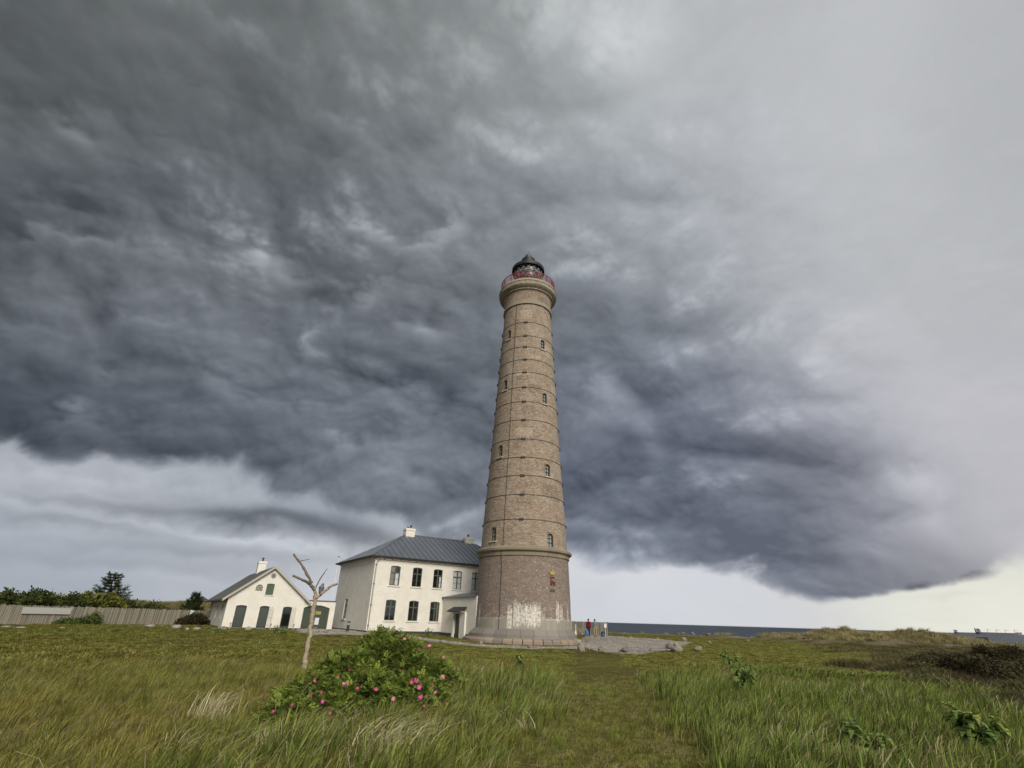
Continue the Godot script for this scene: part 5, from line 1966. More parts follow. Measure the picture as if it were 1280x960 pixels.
# a bush of leaf sprays on lobes given as [offset, radius, height]
func bush(called: String, label: String, at: Vector3, lobes: Array, count: int, dark: Color, light: Color, seed_: int, group := "", size := 1.0, category := "bush") -> Node3D:
	var rng := RandomNumberGenerator.new()
	rng.seed = seed_
	var root := thing(called, label, category, at, 0.0, group)
	var spray := begin()
	for k in 9:
		var d := Vector3(rng.randfn(), rng.randfn() * 0.6 + 0.35, rng.randfn()).normalized()
		var o := Vector3(rng.randfn(), rng.randfn(), rng.randfn()) * 0.12
		var s := d.cross(Vector3(rng.randfn(), 1, rng.randfn())).normalized() * 0.055
		tri(spray, o, o + d * 0.12 + s, o + d * 0.26)
		tri(spray, o, o + d * 0.26, o + d * 0.12 - s)
	var mesh := spray.commit()
	var places := []
	var colours := []
	var gaps := _noise(seed_ + 5, 3, 0.7)
	var bark := mat(0.09, 0.07, 0.05)
	var total := 0.0
	for l in lobes:
		total += l[1] * l[2]
	for l in lobes:
		var st := begin()
		for k in 4:
			var a := rng.randf() * TAU
			tube(st, [l[0] + Vector3(0, -0.15, 0), l[0] + Vector3(cos(a) * l[1] * 0.3, l[2] * 0.5, sin(a) * l[1] * 0.3), l[0] + Vector3(cos(a) * l[1] * 0.6, l[2] * 0.85, sin(a) * l[1] * 0.6)], [0.05 * size, 0.035 * size, 0.015 * size], 5)
		part(root, "stem", st.commit(), bark)
		for i in int(count * l[1] * l[2] / total):
			var d := Vector3(rng.randfn(), absf(rng.randfn()), rng.randfn()).normalized()
			var p: Vector3 = l[0] + Vector3(d.x * l[1], d.y * l[2], d.z * l[1]) * (1.04 - absf(rng.randfn(0.0, 0.22)))
			var n := gaps.get_noise_3dv((p + at) * 1.3)
			if n < -0.22:
				continue
			p += d * n * 0.5 * size
			places.append(Transform3D(Basis(Vector3(rng.randfn(), rng.randfn(), rng.randfn()).normalized(), rng.randf() * 1.2).scaled(Vector3.ONE * size * rng.randf_range(0.7, 1.5)), p))
			colours.append(dark.lerp(light, clampf(rng.randf() * 0.8 + n * 0.6, 0.0, 1.0)))
	copies(root, "foliage", mesh, tinted(0.7, 0.35), places, colours).set_meta("kind", "stuff")
	return root

func conifer(label: String, at: Vector3, tall: float, wide: float, seed_: int) -> void:
	var rng := RandomNumberGenerator.new()
	rng.seed = seed_
	var root := thing("pine_tree", label, "tree", at)
	var bark := mat(0.075, 0.055, 0.04)
	var st := begin()
	tube(st, [Vector3(0, -0.2, 0), Vector3(0.05, tall * 0.45, 0.03), Vector3(-0.04, tall * 0.8, 0), Vector3(0.0, tall, 0.0)], [0.17, 0.12, 0.06, 0.02], 8)
	part(root, "trunk", st.commit(), bark)
	var needle := begin()
	for k in 22:
		var t := k / 22.0
		var a := rng.randf() * TAU
		var d := Vector3(cos(a) * 0.8, sin(a) * 0.8, 0.8).normalized() * 0.14
		var s := d.cross(Vector3(rng.randfn(), rng.randfn(), rng.randfn())).normalized() * 0.011
		var o := Vector3(0, 0, t * 0.34)
		tri(needle, o - s, o + s, o + d)
	var spray := needle.commit()
	var places := []
	var colours := []
	var limbs := begin()
	for w in 15:
		var t := w / 15.0
		var h := tall * (0.12 + 0.86 * t)
		var reach := wide * 0.5 * (1.0 - t * 0.88) * rng.randf_range(0.75, 1.15)
		for k in 6:
			var a := TAU * k / 6.0 + rng.randf_range(-0.5, 0.5)
			var long := reach * rng.randf_range(0.45, 1.1)
			var out := Vector3(cos(a), 0, sin(a))
			var p0 := Vector3(0, h, 0)
			var p1 := p0 + out * long * 0.6 + Vector3(0, -0.04 * long, 0)
			var p2 := p0 + out * long + Vector3(0, 0.22 * long, 0)
			tube(limbs, [p0, p1, p2], [0.035 * (1.2 - t), 0.022, 0.008], 4)
			var n := int(10 + long * 22)
			for i in n:
				var u := lerpf(0.25, 1.02, rng.randf())
				var q := p0.lerp(p1, u / 0.6) if u < 0.6 else p1.lerp(p2, (u - 0.6) / 0.4)
				var dir := (out * 0.8 + Vector3(rng.randfn(0, 0.5), 0.35 + rng.randfn(0, 0.25), rng.randfn(0, 0.5))).normalized()
				places.append(Transform3D(Basis.looking_at(-dir, Vector3.UP).scaled(Vector3.ONE * rng.randf_range(0.6, 1.1)), q))
				colours.append(Color(0.022, 0.035, 0.014).lerp(Color(0.05, 0.065, 0.026), rng.randf()))
	var limb := part(root, "limbs", limbs.commit(), bark)
	limb.set_meta("kind", "stuff")
	copies(root, "crown", spray, tinted(0.8, 0.2), places, colours).set_meta("kind", "stuff")

# ---------------------------------------------------------------- the dead tree and the bird
func build_dead_tree() -> void:
	var far := 17.0
	var foot := pixel_on_ground(379, 845)
	far = Vector2(foot.x, foot.z).length()
	var root := thing("dead_tree", "bare pale dead tree with forked limbs before the houses", "tree", foot)
	var wood := grained(mat(0.60, 0.55, 0.475, 0.9), noise_texture(71, 0.03, 4, Color(0.48, 0.42, 0.36), Color(1, 1, 1), 256, Color(0.85, 0.8, 0.72)), 2.2, relief_texture(72, 0.06, 4, 7.0, 256), false)
	wood.uv1_scale = Vector3(4.0, 0.9, 4.0)
	var brown := grained(mat(0.44, 0.375, 0.30, 0.9), noise_texture(73, 0.03, 4, Color(0.4, 0.35, 0.3), Color(1, 1, 1), 256), 2.5, null, false)
	var twig := mat(0.05, 0.038, 0.03)
	var at := func(x: float, y: float, back: float) -> Vector3:
		return pixel_at_distance(x, y, far + back) - foot
	var limb := func(called: String, pts: Array, radii: Array, m: Material) -> void:
		var fine := []
		var rad := []
		var rng := RandomNumberGenerator.new()
		rng.seed = int(pts[0].x * 1000.0 + pts.size() * 31 + pts[-1].y * 77.0)
		var c := Curve3D.new()
		for p in pts:
			c.add_point(p)
		var steps := pts.size() * 4
		for i in steps + 1:
			var t := float(i) / steps
			var q := c.sample_baked(t * c.get_baked_length(), false)
			var r: float = radii[mini(int(t * (radii.size() - 1)), radii.size() - 2)]
			var r2: float = radii[mini(int(t * (radii.size() - 1)) + 1, radii.size() - 1)]
			var rr := lerpf(r, r2, t * (radii.size() - 1) - mini(int(t * (radii.size() - 1)), radii.size() - 2))
			fine.append(q + Vector3(rng.randfn(), 0, rng.randfn()) * rr * 0.26)
			rad.append(rr * rng.randf_range(0.8, 1.2))
		var st := begin()
		for i in rad.size():
			rad[i] *= 0.76
		tube(st, fine, rad, 10)
		part(root, called, st.commit(), m)
	limb.call("trunk", [Vector3(0, -0.15, 0), at.call(383, 815, 0.0), at.call(388, 790, 0.05), at.call(392, 762, 0.05), at.call(394, 745, 0.0), at.call(393.5, 733, 0.0)], [0.125, 0.088, 0.078, 0.085, 0.08, 0.07], wood)
	limb.call("limb", [at.call(393, 738, 0.0), at.call(388, 726, -0.1), at.call(382, 714, -0.2), at.call(374.5, 702, -0.3), at.call(366.5, 692.5, -0.4)], [0.07, 0.055, 0.05, 0.045, 0.042], brown)
	limb.call("limb", [at.call(391, 734, 0.0), at.call(384, 727.5, 0.15), at.call(376, 724, 0.3), at.call(366, 719.5, 0.4)], [0.06, 0.05, 0.045, 0.04], brown)
	limb.call("limb", [at.call(395, 748, 0.0), at.call(402, 742, -0.05), at.call(410, 735.5, -0.1), at.call(417, 731, -0.15), at.call(423, 729.5, -0.2)], [0.075, 0.06, 0.055, 0.05, 0.042], wood)
	limb.call("twig", [at.call(394, 735, 0.0), at.call(399, 726, 0.05), at.call(404, 718, 0.1), at.call(409.5, 710.5, 0.15)], [0.028, 0.022, 0.018, 0.009], twig)
	limb.call("twig", [at.call(374, 703, -0.3), at.call(376.5, 701, -0.3), at.call(382, 700, -0.35), at.call(386.5, 699, -0.4)], [0.016, 0.013, 0.012, 0.009], twig)
	# the bird on the limb
	var seat: Vector3 = pixel_at_distance(400.5, 741.5, far - 0.02)
	var bird := thing("bird", "grey bird perched on the limb of the dead tree", "bird", seat)
	var grey := Color(0.20, 0.215, 0.235)
	var dark := Color(0.09, 0.10, 0.115)
	var bones := [
		[Vector3(-0.015, 0.06, -0.03), Vector3(0.02, 0.19, 0.03), 0.055, 0.06, grey], [Vector3(0.02, 0.19, 0.03), Vector3(0.045, 0.255, 0.05), 0.055, 0.036, grey],
		[Vector3(0.045, 0.265, 0.05), Vector3(0.058, 0.272, 0.062), 0.036, 0.03, grey], [Vector3(0.08, 0.268, 0.075), Vector3(0.115, 0.262, 0.09), 0.012, 0.004, dark],
		[Vector3(-0.02, 0.07, -0.04), Vector3(-0.05, -0.06, -0.07), 0.04, 0.018, dark], [Vector3(-0.045, 0.17, 0.03), Vector3(-0.06, 0.03, -0.05), 0.03, 0.015, dark], [Vector3(0.07, 0.17, 0.0), Vector3(0.02, 0.03, -0.07), 0.03, 0.015, dark],
	]
	var bm := tinted(0.8)
	part(bird, "body", body_mesh(bones, 0.009, 0.025), bm)
	var st := begin()
	for x in [-0.012, 0.03]:
		tube(st, [Vector3(x, 0.07, 0.0), Vector3(x, 0.0, 0.01)], [0.008, 0.006], 5)
		for d in [Vector3(0.02, -0.01, 0.025), Vector3(-0.015, -0.01, 0.03), Vector3(0, -0.01, -0.02)]:
			tube(st, [Vector3(x, 0.0, 0.01), Vector3(x, 0.0, 0.01) + d], [0.005, 0.003], 4)
	part(bird, "feet", st.commit(), mat(0.12, 0.08, 0.06))

# ---------------------------------------------------------------- people
func person(label: String, at: Vector3, turn: float, tall: float, jacket: Color, trousers: Color, hair: Color, hood: bool, stride: float, arm: Vector3, group := "") -> Node3D:
	var root := thing("person", label, "person", at, turn, group)
	var k := tall / 1.75
	var skin := Color(0.45, 0.28, 0.20)
	var shoe := Color(0.05, 0.045, 0.04)
	var bones := []
	for b in [
		[Vector3(-0.09, 0.93, 0), Vector3(0.09, 0.93, 0), 0.125, 0.125, trousers], [Vector3(0, 0.98, 0), Vector3(0, 1.2, -0.01), 0.145, 0.15, jacket], [Vector3(0, 1.2, -0.01), Vector3(0, 1.38, -0.01), 0.155, 0.12, jacket],
		[Vector3(-0.15, 1.39, -0.01), Vector3(0.15, 1.39, -0.01), 0.085, 0.085, jacket], [Vector3(0, 1.42, -0.01), Vector3(0, 1.54, 0.01), 0.062, 0.058, skin],
		[Vector3(0, 1.60, 0.01), Vector3(0, 1.66, 0.0), 0.088, 0.092, skin], [Vector3(0, 1.585, 0.075), Vector3(0, 1.60, 0.10), 0.018, 0.012, skin], [Vector3(-0.095, 1.61, 0), Vector3(-0.10, 1.63, 0), 0.018, 0.018, skin], [Vector3(0.095, 1.61, 0), Vector3(0.10, 1.63, 0), 0.018, 0.018, skin],
		[Vector3(-0.10, 0.9, 0), Vector3(-0.11, 0.5, stride), 0.105, 0.07, trousers], [Vector3(-0.11, 0.5, stride), Vector3(-0.11, 0.1, stride * 0.7), 0.068, 0.05, trousers],
		[Vector3(0.10, 0.9, 0), Vector3(0.11, 0.5, -stride), 0.105, 0.07, trousers], [Vector3(0.11, 0.5, -stride), Vector3(0.11, 0.1, -stride * 1.2), 0.068, 0.05, trousers],
		[Vector3(-0.11, 0.05, stride * 0.7 - 0.04), Vector3(-0.13, 0.035, stride * 0.7 + 0.16), 0.05, 0.04, shoe], [Vector3(0.11, 0.05, -stride * 1.2 - 0.04), Vector3(0.13, 0.035, -stride * 1.2 + 0.16), 0.05, 0.04, shoe],
		[Vector3(-0.19, 1.38, -0.01), Vector3(-0.25, 1.10, -0.03), 0.062, 0.05, jacket], [Vector3(-0.25, 1.10, -0.03), Vector3(-0.24, 0.86, 0.06), 0.05, 0.037, jacket],
		[Vector3(0.19, 1.38, -0.01), Vector3(0.25, 1.10, -0.02), 0.062, 0.05, jacket], [Vector3(0.25, 1.10, -0.02), Vector3(0.24, 0.86, 0.04) + arm, 0.05, 0.037, jacket],
	]:
		bones.append([b[0] * k, b[1] * k, b[2] * k, b[3] * k, b[4]])
	for s in [[-1.0, Vector3(-0.24, 0.86, 0.06)], [1.0, Vector3(0.24, 0.86, 0.04) + arm]]:
		var w: Vector3 = s[1]
		bones.append([w * k, (w + Vector3(0, -0.07, 0.01)) * k, 0.034 * k, 0.036 * k, skin])
		for f in 4:
			var o := w + Vector3(0.0, -0.085, -0.025 + f * 0.018)
			bones.append([o * k, (o + Vector3(-s[0] * 0.012, -0.055 - 0.012 * (1.5 - absf(f - 1.5)), 0.008)) * k, 0.010 * k, 0.008 * k, skin])
		bones.append([(w + Vector3(0, -0.04, 0.03)) * k, (w + Vector3(-s[0] * 0.02, -0.09, 0.055)) * k, 0.011 * k, 0.009 * k, skin])
	var m := tinted(0.85)
	part(root, "body", body_mesh(bones, 0.02, 0.03), m)
	var st := begin()
	var c := Vector3(0, 1.655, -0.015) * k
	for i in 6:
		for j in 12:
			var q := []
			for o in [[0, 0], [0, 1], [1, 1], [1, 0]]:
				var e := deg_to_rad(-35.0 + 125.0 * (i + o[0]) / 6.0)
				var a = TAU * (j + o[1]) / 12.0
				var r := 0.108 * k
				if e < 0.6 and cos(a) > 0.3 and not hood:
					r = 0.08 * k
				q.append(c + Vector3(sin(a) * cos(e), sin(e), cos(a) * cos(e)) * r)
			quad(st, q[0], q[1], q[2], q[3])
	part(root, "hood" if hood else "hair", st.commit(), mat(hair.r, hair.g, hair.b, 0.9))
	return root

# ---------------------------------------------------------------- fences, stones, ships
func slat_fence(called: String, label: String, a: Vector3, b: Vector3, tall: float, slat: float, gap: float, seed_: int, posts: Array) -> Node3D:
	var rng := RandomNumberGenerator.new()
	rng.seed = seed_
	var root := thing(called, label, "fence", a)
	var dir := b - a
	var long := Vector2(dir.x, dir.z).length()
	var u := Vector3(dir.x, 0, dir.z) / long
	var out := Vector3(-u.z, 0, u.x)
	var tones := []
	for c in [[0.25, 0.225, 0.175], [0.31, 0.28, 0.22], [0.20, 0.178, 0.138]]:
		tones.append(begin())
	var x := 0.0
	while x < long:
		var base := u * x + Vector3(0, lerpf(0.0, b.y - a.y, x / long), 0)
		var t := Transform3D(Basis(u, Vector3.UP, out).rotated(out, rng.randfn(0, 0.012)), base)
		box(tones[rng.randi_range(0, 2)], Vector3(0, -0.1, -0.012), Vector3(slat, tall + rng.randf_range(-0.06, 0.04), 0.012), t)
		x += slat + gap * rng.randf_range(0.6, 1.6)
	for i in 3:
		var c: Array = [[0.25, 0.225, 0.175], [0.31, 0.28, 0.22], [0.20, 0.178, 0.138]][i]
		part(root, "slats", tones[i].commit(), mat(c[0], c[1], c[2])).set_meta("kind", "stuff")
	for h in [0.35, tall - 0.3]:
		var st := begin()
		box(st, Vector3(0, h - 0.04, -0.075), Vector3(long, h + 0.04, -0.02), Transform3D(Basis(u + Vector3(0, (b.y - a.y) / long, 0), Vector3.UP, out), Vector3.ZERO))
		part(root, "rail", st.commit(), mat(0.2, 0.17, 0.13))
	for p in posts:
		var st := begin()
		var base = u * (p * long) + Vector3(0, lerpf(0.0, b.y - a.y, p), 0)
		box(st, Vector3(-0.06, -0.2, -0.18), Vector3(0.06, tall + 0.03, -0.08), Transform3D(Basis(u, Vector3.UP, out), base))
		part(root, "post", st.commit(), mat(0.09, 0.075, 0.06))
	return root

func stone(label: String, pixel: Vector2, wide: float, tall: float, tone: Color, seed_: int, group := "") -> void:
	var rng := RandomNumberGenerator.new()
	rng.seed = seed_
	var at := pixel_on_ground(pixel.x, pixel.y)
	var shape := _noise(seed_, 4, 1.2)
	wide *= 0.78
	tall *= 0.72
	var st := begin()
	st.set_smooth_group(0)
	var rows := 8
	var cols := 12
	var rough := rng.randf_range(0.55, 0.9)
	for i in rows + 1:
		for j in cols:
			var e := lerpf(-PI / 2, PI / 2, float(i) / rows)
			var a := TAU * j / cols
			var d := Vector3(cos(e) * cos(a), sin(e), cos(e) * sin(a))
			var r := 1.0 + rough * shape.get_noise_3dv(d * 0.9)
			st.add_vertex(Vector3(d.x * wide * 0.5 * r, d.y * tall * 0.62 * r + tall * 0.38, d.z * wide * 0.45 * r))
	for i in rows:
		for j in cols:
			var k := (j + 1) % cols
			for n in [i * cols + j, i * cols + k, (i + 1) * cols + k, i * cols + j, (i + 1) * cols + k, (i + 1) * cols + j]:
				st.add_index(n)
	st.generate_normals()
	var o := part(self, "boulder", st.commit(), _stone_material(tone), Transform3D(Basis(Vector3.UP, rng.randf() * TAU), at))
	describe(o, label, "stone", group)

var _stones := {}

func _stone_material(tone: Color) -> StandardMaterial3D:
	if not _stones.has(tone):
		if not _stones.has("grain"):
			_stones["grain"] = noise_texture(81, 0.03, 5, Color(0.6, 0.57, 0.54), Color(1, 1, 1), 256)
			_stones["rough"] = relief_texture(82, 0.05, 4, 5.0, 256)
		_stones[tone] = grained(mat(tone.r, tone.g, tone.b, 0.92), _stones["grain"], 1.6, _stones["rough"])
	return _stones[tone]

func ship(label: String, pixel: Vector2, far: float, long: float, house_first: bool, cranes: int) -> void:
	var p := pixel_at_distance(pixel.x, pixel.y, far)
	p.y = -2.9
	var side := Vector3(p.x, 0, p.z).normalized()
	var root := thing("cargo_ship", label, "ship", p, -atan2(side.x, -side.z))
	var hull := begin()
	var s := long / 150.0
	var n := 12
	for i in n:
		var x0 := (float(i) / n - 0.5) * long
		var x1 := ((i + 1.0) / n - 0.5) * long
		var w0 := 12.0 * s * sqrt(maxf(0.02, 1.0 - pow(absf(x0 / long * 2.0), 6.0)))
		var w1 := 12.0 * s * sqrt(maxf(0.02, 1.0 - pow(absf(x1 / long * 2.0), 6.0)))
		var h0 := 9.0 * s + (2.5 * s if i == n - 1 else 0.0)
		var h1 := 9.0 * s + (3.5 * s if i >= n - 2 else 0.0)
		quad(hull, Vector3(x0, -2, w0), Vector3(x1, -2, w1), Vector3(x1, h1, w1), Vector3(x0, h0, w0))
		quad(hull, Vector3(x1, -2, -w1), Vector3(x0, -2, -w0), Vector3(x0, h0, -w0), Vector3(x1, h1, -w1))
		quad(hull, Vector3(x0, h0, w0), Vector3(x1, h1, w1), Vector3(x1, h1, -w1), Vector3(x0, h0, -w0))
	part(root, "hull", hull.commit(), mat(0.20, 0.20, 0.215))  # hull grey lightened to paint in the sea haze
	var hx := -long * 0.42 if house_first else long * 0.40
	var st := begin()
	box(st, Vector3(hx - 7 * s, 9 * s, -9 * s), Vector3(hx + 7 * s, 20 * s, 9 * s))
	box(st, Vector3(hx - 5 * s, 20 * s, -11 * s), Vector3(hx + 5 * s, 23 * s, 11 * s))
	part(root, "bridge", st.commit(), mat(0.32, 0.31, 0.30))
	part(root, "funnel", box_mesh(Vector3(hx - 12 * s, 9 * s, -3 * s), Vector3(hx - 8 * s, 25 * s, 3 * s)), mat(0.15, 0.12, 0.1))
	for k in cranes:
		var x := lerpf(-0.22, 0.36, float(k) / maxf(cranes - 1, 1)) * long
		st = begin()
		tube(st, [Vector3(x, 8 * s, 0), Vector3(x, 22 * s, 0)], [0.9 * s, 0.7 * s], 6)
		tube(st, [Vector3(x, 21 * s, 0), Vector3(x + 14 * s, 17 * s, 0)], [0.8 * s, 0.5 * s], 5)
		part(root, "crane", st.commit(), mat(0.30, 0.30, 0.31))  # crane grey paled as well, haze put into the colour

func build_things() -> void:
	# --- the fence before the shrubs, with its board
	var a := pixel_at_distance(-60, 783, 57.0)
	var b := pixel_at_distance(262, 779, 68.0)
	a.y = ground_height(a.x, a.z) - 0.02
	b.y = ground_height(b.x, b.z) - 0.02
	slat_fence("slat_fence", "long weathered grey slat fence before the thicket", a, b, 1.42, 0.085, 0.022, 501, [0.02, 0.12, 0.22, 0.30, 0.41, 0.52, 0.60, 0.66, 0.78, 0.9, 0.99])
	var u := (b - a).normalized()
	var out := Vector3(-u.z, 0, u.x).normalized()
	var place := func(x: float, y: float) -> Vector3:
		# where the line of sight meets the fence
		var v := pixel_direction(x, y)
		var t: float = (a + out * 0.05 - EYE).dot(out) / v.dot(out)
		return EYE + v * t
	var p: Vector3 = place.call(59, 763.5)
	var o := part(self, "fence_board", box_mesh(Vector3(-1.75, -0.24, -0.02), Vector3(1.75, 0.24, 0.02)), mat(0.44, 0.43, 0.40), Transform3D(Basis(u, Vector3.UP, out).orthonormalized(), p + out * 0.06))
	describe(o, "pale blank board fixed along the slat fence", "board")
	p = place.call(239, 766)
	o = part(self, "fence_notice", box_mesh(Vector3(-0.19, -0.24, -0.015), Vector3(0.19, 0.24, 0.015)), mat(0.75, 0.75, 0.73), Transform3D(Basis(u, Vector3.UP, out).orthonormalized().rotated(out, -0.25), p + out * 0.06))
	describe(o, "small crooked white notice on the slat fence", "sign")
	# --- thicket and trees behind the fence
	var spot := func(x: float, far: float) -> Vector3:
		var q := pixel_at_distance(x, 770, far)
		q.y = ground_height(q.x, q.z)
		return q
	var dark := Color(0.035, 0.05, 0.018)
	var mid := Color(0.085, 0.10, 0.03)
	var lobes := []
	var rng := RandomNumberGenerator.new()
	rng.seed = 321
	var make := func(n: int, span: float, low: float, high: float) -> Array:
		var out_l := []
		for i in n:
			var t := float(i) / maxf(n - 1, 1) - 0.5
			out_l.append([Vector3(t * span, -0.2, rng.randf_range(-1.5, 1.5)), rng.randf_range(1.3, 2.1), lerpf(low, high, rng.randf())])
		return out_l
	bush("thicket", "dark green thicket rising highest behind the slat fence", spot.call(15, 70), make.call(7, 13.0, 2.3, 3.0), 3400, dark, mid, 601, "", 1.2)
	bush("thicket", "yellowish green willow thicket behind the blank fence board", spot.call(88, 69), make.call(6, 8.0, 2.2, 2.7), 2600, Color(0.06, 0.07, 0.02), Color(0.17, 0.17, 0.035), 602, "", 1.1)
	bush("thicket", "dark low thicket around the foot of the pine", spot.call(140, 71), make.call(5, 7.0, 1.8, 2.3), 2000, dark, Color(0.07, 0.08, 0.03), 603, "", 1.1)
	bush("thicket", "brownish heath thicket between the pine and the outbuilding", spot.call(185, 73), make.call(6, 8.0, 1.5, 1.9), 1900, Color(0.05, 0.045, 0.02), Color(0.11, 0.095, 0.04), 604, "", 1.0)
	conifer("dark pine with upswept branches above the thicket", spot.call(126, 73), 5.0, 6.2, 611)
	conifer("small dark pine by the end of the slat fence", spot.call(238, 72), 3.3, 3.6, 612)
	bush("low_shrub", "small round green shrub at the foot of the slat fence", place.call(76, 779) + out * 0.8, [[Vector3(0, -0.1, 0), 0.7, 0.5], [Vector3(0.7, -0.1, 0.2), 0.4, 0.3]], 400, Color(0.05, 0.08, 0.02), Color(0.11, 0.15, 0.035), 621, "", 0.6)
	bush("low_shrub", "straggling green shrub climbing the slat fence", place.call(106, 778) + out * 0.7, [[Vector3(0, -0.1, 0), 0.8, 0.8], [Vector3(-0.6, -0.1, 0.2), 0.5, 0.4]], 260, Color(0.05, 0.07, 0.02), Color(0.10, 0.12, 0.035), 622, "", 0.6)
	bush("low_shrub", "dark brown shrub before the end of the slat fence", place.call(233, 779) + out * 1.2, [[Vector3(0, -0.1, 0), 1.2, 0.9], [Vector3(-1.0, -0.1, 0.2), 0.8, 0.55]], 600, Color(0.03, 0.026, 0.014), Color(0.075, 0.06, 0.028), 623, "", 0.6)
	# a hut roof among the dunes
	var hut_at: Vector3 = spot.call(246, 128)
	var hut := thing("hut", "small hut with dark pointed roof among the dunes", "hut", hut_at, 0.4)
	part(hut, "wall", box_mesh(Vector3(-1.5, -0.5, -1.5), Vector3(1.5, 0.9, 1.5)), mat(0.12, 0.10, 0.08))
	var st := begin()
	var top := Vector3(0, 2.0, 0)
	var c := [Vector3(-1.9, 0.85, 1.9), Vector3(1.9, 0.85, 1.9), Vector3(1.9, 0.85, -1.9), Vector3(-1.9, 0.85, -1.9)]
	for i in 4:
		tri(st, c[i], c[(i + 1) % 4], top)
	part(hut, "roof", st.commit(), mat(0.06, 0.065, 0.075))
	# --- flagpole between the houses
	var pole_at: Vector3 = spot.call(411, 82)
	var pole_top := pixel_at_distance(416.5, 696.5, 82)
	var pole := thing("flagpole", "thin white flagpole behind the gate wall", "flagpole", pole_at)
	st = begin()
	tube(st, [Vector3(0, -0.3, 0), Vector3(0, pole_top.y - pole_at.y, 0)], [0.07, 0.04], 8)
	part(pole, "pole", st.commit(), mat(0.75, 0.75, 0.74, 0.5))
	st = begin()
	tube(st, [Vector3(0, pole_top.y - pole_at.y, 0), Vector3(0, pole_top.y - pole_at.y + 0.08, 0), Vector3(0, pole_top.y - pole_at.y + 0.2, 0)], [0.06, 0.14, 0.05], 8)
	part(pole, "knob", st.commit(), mat(0.1, 0.08, 0.06, 0.5))
	# --- posts by the houses
	for q in [[286, 789, "short pale post beside the corner door of the outbuilding"], [337, 789, "short pale post below the middle shutter of the outbuilding"], [366, 788, "short pale post below the shutter nearest the gate"]]:
		var at := pixel_at_distance(q[0], q[1], 52.5)
		at.y = ground_height(at.x, at.z)
		var po := thing("short_post", q[2], "post", at)
		st = begin()
		tube(st, [Vector3(0, -0.1, 0), Vector3(0, 0.5, 0), Vector3(0, 0.56, 0)], [0.05, 0.05, 0.02], 8)
		part(po, "shaft", st.commit(), mat(0.42, 0.38, 0.32))
		part(po, "band", lathe_mesh([[0.05, 0.40], [0.06, 0.41], [0.06, 0.46], [0.05, 0.47]], 10), mat(0.15, 0.14, 0.13))
	var bin_at := pixel_at_distance(434, 791, 51.5)
	bin_at.y = ground_height(bin_at.x, bin_at.z)
	var boll := thing("bollard", "dark standing pipe by the side wall of the house", "bollard", bin_at)
	st = begin()
	tube(st, [Vector3(0, -0.1, 0), Vector3(0, 0.82, 0), Vector3(0, 0.86, 0)], [0.13, 0.13, 0.15], 10)
	part(boll, "pipe", st.commit(), mat(0.03, 0.033, 0.04, 0.5))
	part(boll, "band", lathe_mesh([[0.13, 0.55], [0.14, 0.56], [0.14, 0.72], [0.13, 0.73]], 12), mat(0.3, 0.31, 0.33, 0.4))
	# --- slat screen on the seaward side, people beside it
	var s0 := pixel_at_distance(700, 790, 66.0)
	var s1 := pixel_at_distance(759.5, 791, 64.0)
	s0.y = 0.22
	s1.y = 0.22
	slat_fence("slat_screen", "grey slat screen beside the lighthouse towards the sea", s0, s1, 1.5, 0.10, 0.05, 502, [0.3, 0.62, 0.99])
	var w := pixel_at_distance(719.5, 792, 60.0)
	w.y = ground_height(w.x, w.z)
	var post := thing("white_post", "slim white post standing close to the lighthouse foot", "post", w)
	st = begin()
	tube(st, [Vector3(0, -0.1, 0), Vector3(0, 1.1, 0), Vector3(0, 1.16, 0)], [0.06, 0.06, 0.02], 8)
	part(post, "shaft", st.commit(), mat(0.55, 0.53, 0.48))
	part(post, "white_foot", box_mesh(Vector3(-0.09, 0.0, -0.09), Vector3(0.09, 0.5, 0.09)), mat(0.72, 0.71, 0.68))
	w = pixel_at_distance(757, 792, 61.5)
	w.y = ground_height(w.x, w.z)
	post = thing("sign_post", "wooden post with small white sign at the slat screen", "sign", w)
	part(post, "shaft", box_mesh(Vector3(-0.05, -0.1, -0.05), Vector3(0.05, 1.25, 0.05)), mat(0.40, 0.36, 0.30))
	part(post, "plate", box_mesh(Vector3(-0.13, 0.95, 0.05), Vector3(0.13, 1.35, 0.07)), mat(0.75, 0.76, 0.78))
	w = pixel_at_distance(745, 793, 61.0)
	w.y = ground_height(w.x, w.z)
	var deck := thing("low_platform", "low wooden platform under the two visitors", "platform", w, 0.1)
	for i in 5:
		part(deck, "plank", box_mesh(Vector3(-1.3, -0.1, -0.55 + i * 0.23), Vector3(1.3, 0.06, -0.55 + i * 0.23 + 0.215)), mat(0.20, 0.165, 0.13))
	var q := pixel_at_distance(736, 792, 60.6)
	q.y = w.y + 0.06
	person("person in red jacket and dark trousers seen from behind", q, PI + 0.2, 1.74, Color(0.15, 0.012, 0.02), Color(0.03, 0.032, 0.035), Color(0.12, 0.01, 0.016), true, 0.02, Vector3(-0.02, 0.0, 0.06))
	var bag := thing("shopping_bag", "bright blue bag hanging beside the red jacket person", "bag", q + Vector3(-0.24, 0.02, 0.12))
	st = begin()
	lathe(st, [[0.02, 0.06], [0.13, 0.07], [0.17, 0.25], [0.15, 0.5], [0.08, 0.62], [0.03, 0.64]], -180, 180, 12)
	part(bag, "sack", st.commit(), mat(0.035, 0.14, 0.40, 0.6), Transform3D(Basis.IDENTITY.scaled(Vector3(1.2, 1, 0.7)), Vector3.ZERO))
	st = begin()
	tube(st, [Vector3(-0.08, 0.6, 0), Vector3(-0.04, 0.78, 0), Vector3(0.03, 0.78, 0), Vector3(0.08, 0.6, 0)], [0.012, 0.012, 0.012, 0.012], 5)
	part(bag, "strap", st.commit(), mat(0.03, 0.12, 0.4, 0.6))
